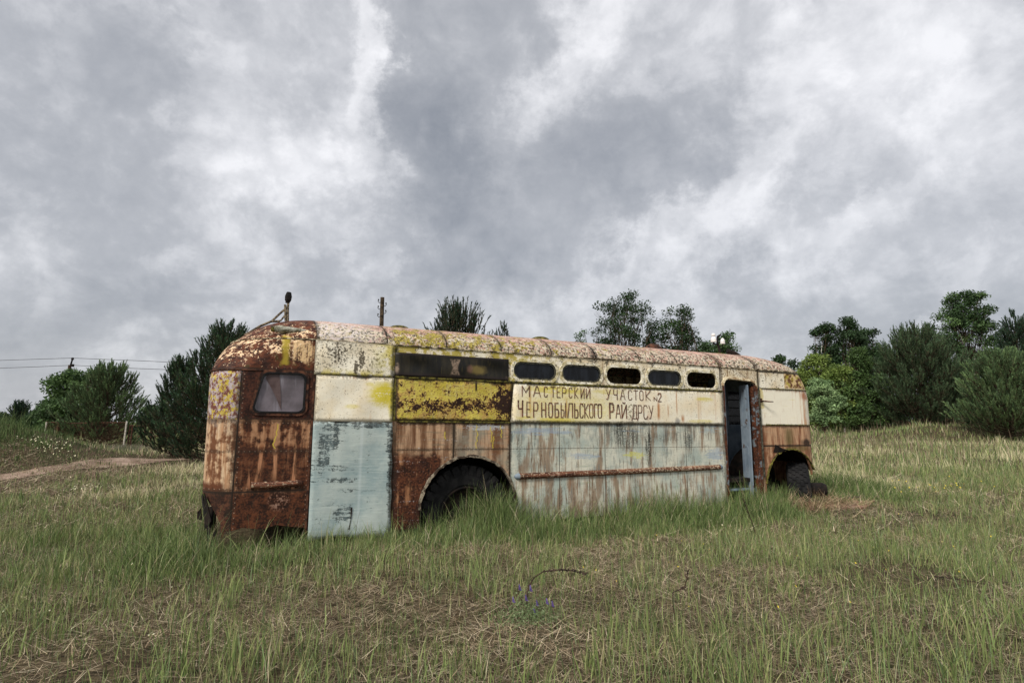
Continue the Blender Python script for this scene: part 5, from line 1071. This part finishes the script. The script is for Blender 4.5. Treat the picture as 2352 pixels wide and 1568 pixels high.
for i, (px, y0, y1, Y, l_) in enumerate(((412 - 1, 984, 1032, 30, 'dark fence post with a leaning brace right of the gate'), (428, 985, 1026, 31, 'dark paired fence post nearest the dark pine'))):
    px = (412, 430)[i]; px = (412 - 78, 430 - 80)[i]
    o = empty('fence_post', W3(px, y1, Y)); tag(o, l_, 'post')
    bm = bmesh.new(); bm_tube(bm, [W3(px, y0, Y), W3(px - 1, y1 + 6, Y)], .04, 6); addchild('post', bm, m_fence, o)
    bm = bmesh.new()
    if i == 0: bm_tube(bm, [W3(px + 1, y0 + 5, Y), W3(px - 22, y0 + 28, Y)], .03, 5)
    else: bm_tube(bm, [W3(px - 3, y0 - 2, Y), W3(px - 3, y1 + 4, Y)], .025, 5); bm_tube(bm, [W3(px - 4, y0 + 18, Y), W3(px + 18, y0 + 16, Y)], .025, 5)
    addchild('brace', bm, m_fence, o)
# utility pole and wires
PY = 60.0
pole = empty('utility_pole', (X_at(145, PY), PY, float(gz(X_at(145, PY), PY)))); tag(pole, 'dark wooden power pole standing behind the round topped tree', 'pole')
bm = bmesh.new(); bm_tube(bm, [(X_at(143, PY), PY, float(gz(X_at(145, PY), PY)) - .2), W3(144, 838, PY)], [.2, .15], 8); addchild('shaft', bm, m_bark, pole)
bm = bmesh.new(); bm_tube(bm, [W3(145, 842, PY), W3(148.5, 824, PY)], [.09, .07], 6); bm_tube(bm, [W3(148.5, 826, PY), W3(148.5, 821, PY)], [.14, .10], 6); bm_tube(bm, [W3(145, 840, PY), W3(151, 840, PY)], .06, 6); bm_tube(bm, [W3(151, 842, PY), W3(151, 836, PY)], .12, 6); addchild('top_bracket', bm, m_dark, pole)
for (pl, l_) in (([(-40, 828), (70, 824.5), (148, 822), (300, 828), (520, 838)], 'thin upper power wire crossing the left sky'), ([(-40, 846), (70, 842), (150, 838.5), (300, 846), (520, 854)], 'lower power wire running just below the upper one')):
    bm = bmesh.new(); bm_tube(bm, [W3(x, y, PY - (x - 148) * .012) for x, y in pl], .022, 4); tag(from_bm('power_wire', bm, m_dark, None), l_, 'wire', 'power wires')
# broken pole behind the bus
BY = 14.0
op = empty('old_pole', (X_at(868, BY), BY, float(gz(X_at(868, BY), BY)))); tag(op, 'short dark pole with curled insulator hooks rising behind the bus roof', 'pole')
bm = bmesh.new(); bm_tube(bm, [(X_at(869, BY), BY, 0), W3(868, 683, BY)], [.07, .05], 8); addchild('shaft', bm, m_bark, op)
for (y, s) in ((694, -1), (709, -1), (727, -1), (702, 1), (719, 1)):
    bm = bmesh.new(); bm_tube(bm, [W3(868, y, BY), W3(868 + s * 7, y + 1, BY), W3(868 + s * 10, y - 2, BY), W3(868 + s * 9, y - 7, BY)], .009, 5); bm_tube(bm, [W3(868 + s * 9, y - 4, BY), W3(868 + s * 9, y - 7, BY)], .016, 6); addchild('hook', bm, m_dark, op)

# ------------------------------------------------------------------ ground details
def on_ground(px, py):
    lo, hi = 1., 200.; a, e = p2ae(px, py)
    for _ in range(50):
        m_ = (lo + hi) / 2
        if EYE + e * m_ > float(gz(a * m_, m_)): lo = m_
        else: hi = m_
    return np.array([a * lo, lo, float(gz(a * lo, lo))])
# rusty sheet lying beside the front wheel
m_plate = dark_mat('rusty_flat_sheet', C(112, 84, 66), C(150, 116, 96), 5, .9)
c_ = [on_ground(px, py) for px, py in ((1835, 1178), (1990, 1172), (2010, 1156), (1850, 1162))]
bm = bmesh.new(); f = [bm.verts.new((p[0], p[1], p[2] + .05 + k * .005)) for k, p in enumerate(c_)]; g = [bm.verts.new((p[0], p[1], p[2] + .03)) for p in c_]; bm.faces.new(f); bm.faces.new(g[::-1])
for i in range(4): bm.faces.new((f[i], g[i], g[(i + 1) % 4], f[(i + 1) % 4]))
tag(from_bm('metal_plate', bm, m_plate), 'flat rusty sheet lying in the grass beside the bus front wheel', 'metal sheet')
bm = bmesh.new(); bm_tube(bm, [Vector(on_ground(x, y)) + Vector((0, 0, .10)) for x, y in ((1800, 1172), (1870, 1163), (1930, 1157), (1975, 1153))], .016, 6)
tag(from_bm('metal_rod', bm, m_seal), 'thin grey rod lying along the rusty sheet', 'rod')
# dead stalks
m_stalk = dark_mat('dead_stalk', C(38, 30, 26), C(74, 58, 46), 30, .9)
def stalk(label, pts, r, seeds=14, base=None):
    b_ = on_ground(*base); Y = b_[1]; P_ = [W3(x, y, Y) for x, y in pts]; o = empty('dead_stalk', Vector(b_)); tag(o, label, 'dead stalk')
    bm = bmesh.new(); n = len(P_); bm_tube(bm, P_, [r * (1 - .5 * i / n) for i in range(n)], 6); addchild('stem', bm, m_stalk, o)
    bm = bmesh.new(); rn = random.Random(len(label))
    for i in range(n // 2, n - 1):
        for k in range(seeds // 2):
            p = P_[i].lerp(P_[i + 1], rn.random()); q = p + Vector((rn.uniform(-1, 1), rn.uniform(-1, 1), rn.uniform(-1, 1))).normalized() * .018 + (P_[i + 1] - P_[i]).normalized() * .014; bm_tube(bm, [p, p.lerp(q, .5), q], [.003, .005, .002], 4)
    addchild('seed_head', bm, m_stalk, o)
stalk('dark dead stalk arching over the purple flowers', [(1208, 1400), (1209, 1372), (1213, 1345), (1225, 1325), (1245, 1312), (1270, 1308), (1300, 1308), (1325, 1313), (1340, 1317)], .0065, 16, (1208, 1405))
stalk('kinked brown dead stalk in the foreground right of the arching one', [(1535, 1430), (1530, 1395), (1530, 1360), (1540, 1355), (1555, 1350), (1562, 1330), (1565, 1310)], .005, 14, (1535, 1435))
stalk('thin upright dead stalk in front of the bus door', [(1722, 1235), (1716, 1205), (1708, 1180), (1702, 1160), (1697, 1145)], .006, 20, (1722, 1240))
stalk('dark dead stalk lying in the grass at lower right', [(2110, 1322), (2150, 1328), (2190, 1334), (2230, 1342), (2272, 1336)], .006, 8, (2200, 1345))
stalk('slim dead stem standing before the blue sheet', [(893, 1320), (893, 1290), (896, 1262)], .004, 4, (893, 1325))
stalk('tall dark dried stem in the right field', [(2014, 1010), (2014, 996), (2015, 982)], .02, 4, (2014, 1012))
# fallen pale branches at the wood edge
m_dead = dark_mat('dead_branch_wood', C(120, 112, 102), C(176, 170, 160), 20, .9)
for k, (pts, l_) in enumerate((([(2085, 990), (2120, 981), (2150, 976), (2190, 958)], 'pale fallen branch lying below the broad pine'), ([(1985, 992), (2010, 985), (2040, 976), (2062, 968)], 'pale crooked branch left of the longer fallen branch'), ([(1866, 984), (1890, 972), (1905, 962)], 'dark bare stick poking up beside the bus front'), ([(2200, 1040), (2260, 1056), (2330, 1042)], 'dry brown stick lying in the right field'))):
    b_ = on_ground(*pts[0]); bm = bmesh.new(); P_ = [W3(x, y, b_[1] - .5) for x, y in pts]; bm_tube(bm, P_, [.035, .03, .02, .012][:len(P_)], 5)
    for i in range(1, len(P_)): bm_tube(bm, [P_[i], P_[i] + Vector((.3, .1, .22 - .1 * i))], [.015, .006], 4)
    tag(from_bm('fallen_branch', bm, m_dead if k < 2 else m_stalk), l_, 'branch')
# purple vetch plant
vb = on_ground(1215, 1425); vetch = empty('flowering_vetch', Vector(vb)); tag(vetch, 'low plant with upright purple flower spikes in the foreground', 'wildflower')
rn = np.random.default_rng(5)
n = 2200; P_ = np.stack([vb[0] + rn.normal(0, .13, n), vb[1] + rn.normal(0, .12, n), np.zeros(n)], 1); P_[:, 2] = gz(P_[:, 0], P_[:, 1]) + np.abs(rn.normal(0, .06, n)) * np.exp(-((P_[:, 0] - vb[0]) / .2) ** 2) + .01
e1 = rn.normal(0, 1, (n, 3)); e1 /= np.linalg.norm(e1, axis=1, keepdims=True); e2 = np.cross(e1, rn.normal(0, 1, (n, 3))); e2 /= np.linalg.norm(e2, axis=1, keepdims=True); s = (.006 + .006 * rn.random(n))[:, None]
V = np.stack([P_ - e1 * s, P_ - e2 * s * .4, P_ + e1 * s, P_ + e2 * s * .4], 1).reshape(-1, 3)
o = np_mesh('leaves', V, np.arange(n * 4).reshape(-1, 4), m_leaf, vetch, col=np.repeat(pal([(110, 128, 84), (128, 144, 104), (90, 108, 66)], n, rn), 4, axis=0)); o.matrix_parent_inverse = Matrix.Translation(-vetch.location)
m_purple = dark_mat('purple_petals', C(84, 66, 128), C(120, 98, 164), 60, .7)
for (px, py) in ((1192, 1348), (1216, 1350), (1178, 1376), (1206, 1372), (1230, 1384), (1252, 1380), (1264, 1386), (1224, 1404)):
    bm = bmesh.new(); top = W3(px, py - 6, vb[1]); bt = W3(px + 2, py + 7, vb[1]); rr = random.Random(px)
    for k in range(16):
        p = bt.lerp(top, k / 15); a = k * 2.4; w_ = .011 * (1.1 - k / 18); q = p + Vector((math.cos(a), math.sin(a), .3)) * w_; bm_tube(bm, [p, p.lerp(q, .6), q], [.002, .0045, .002], 4)
    addchild('flower_spike', bm, m_purple, vetch)
# daisies and small flowers: uncountable sprinkle
rn = np.random.default_rng(8)
def flowers(name, label, pts, size, colr, colc=None):
    n = len(pts); P_ = np.array(pts); V = []; F = []; c = []
    k = 7; a = np.arange(k) * 2 * math.pi / k
    tilt = rn.normal(0, .5, (n, 2)); e1 = np.stack([np.ones(n), np.zeros(n), tilt[:, 0]], 1); e2 = np.stack([np.zeros(n), np.ones(n), tilt[:, 1] + .5], 1)
    sz = size * (.7 + .6 * rn.random(n)) * np.maximum(1, P_[:, 1] / 7)
    vs = P_[:, None, :] + (e1[:, None, :] * np.cos(a)[None, :, None] + e2[:, None, :] * np.sin(a)[None, :, None]) * sz[:, None, None]
    vt = P_[:, None, :] + np.array([0, 0, -.006]) ; V = np.concatenate([vs, vt], 1).reshape(-1, 3); b0 = (np.arange(n) * (k + 1))[:, None, None]
    F = (b0 + np.array([[j, (j + 1) % k, k] for j in range(k)])[None]).reshape(-1, 3); col = np.tile(np.array(lin(colr)), (len(V), 1)).reshape(n, k + 1, 3)
    if colc: col[:, k] = lin(colc)
    tag(np_mesh(name, V, F, m_leaf, col=col.reshape(-1, 3)), label, 'flowers', kind='stuff')
pts = []
for _ in range(150):
    px = rn.uniform(5, 170); py = 1000 + (px / 170) * 60 + rn.normal(0, 13); p = on_ground(px, py); p[2] += .34 + rn.normal(0, .05); pts.append(p)
for _ in range(35): px = rn.normal(195, 32); py = rn.normal(1128, 7); p = on_ground(px, py); p[2] += .12; pts.append(p)
for (px, py) in ((2, 1437), (75, 1432), (110, 1434), (410, 1374), (392, 1376), (22, 1360), (345, 1489), (349, 1493), (338, 1496), (300, 1320), (225, 1335), (1370, 1245), (1395, 1330), (1635, 1210), (1660, 1222)): p = on_ground(px, py); p[2] += .1; pts.append(p)
for _ in range(14): p = on_ground(rn.normal(1993, 5), rn.normal(1035, 8)); p[2] += .2; pts.append(p)
flowers('white_flowers', 'small white daisies dotting the mound and the field on the left', pts, .0062, (224, 224, 206), (206, 186, 90))
pts = [on_ground(rn.normal(2160, 60), rn.normal(1150, 12)) + np.array([0, 0, .25]) for _ in range(40)] + [on_ground(rn.uniform(1300, 2300), rn.uniform(1200, 1450)) + np.array([0, 0, .15]) for _ in range(40)]
flowers('yellow_flowers', 'tiny yellow flowers in the grass on the right', pts, .006, (214, 196, 80), (200, 170, 60))
# tall dry stems at the right edge and on the mounds
x = []; 
xx = np.concatenate([rn.normal(26.5, 2.2, 380), rn.normal(31, 2.5, 800), rn.normal(15.5, 1.5, 200)]); yy = np.concatenate([rn.normal(36.5, .8, 380), rn.normal(32, 1.2, 800), rn.normal(26, 2., 200)])
n = len(xx); V, F, c = blades('', np.stack([xx, yy, gz(xx, yy)], 1), .5 + .5 * rn.random(n), np.full(n, .022), rn.normal(.15, .2, n), rn.random(n) * 6.283, pal([(140, 124, 102), (118, 102, 84), (98, 84, 68)], n, rn), rn, None, seg=3)
tag(np_mesh('dry_stems', V, F, m_grass, col=c), 'tall brown dry stems in front of the wood edge on the right', 'dry stems', kind='stuff')
# greyish weeds in front of the fence
n = 9000; xx = rn.uniform(X_at(90, 24), X_at(330, 24), n); yy = rn.uniform(20.5, 25.2, n)
V, F, c = blades('', np.stack([xx, yy, gz(xx, yy)], 1), .10 + .26 * rn.random(n), np.full(n, .02), rn.normal(.4, .5, n), rn.random(n) * 6.283, pal([(112, 116, 92), (130, 130, 110), (96, 104, 70), (124, 104, 96)], n, rn), rn, None, seg=3)
tag(np_mesh('weeds', V, F, m_grass, col=c), 'grey green weeds growing in front of the wire fence', 'weeds', kind='stuff')
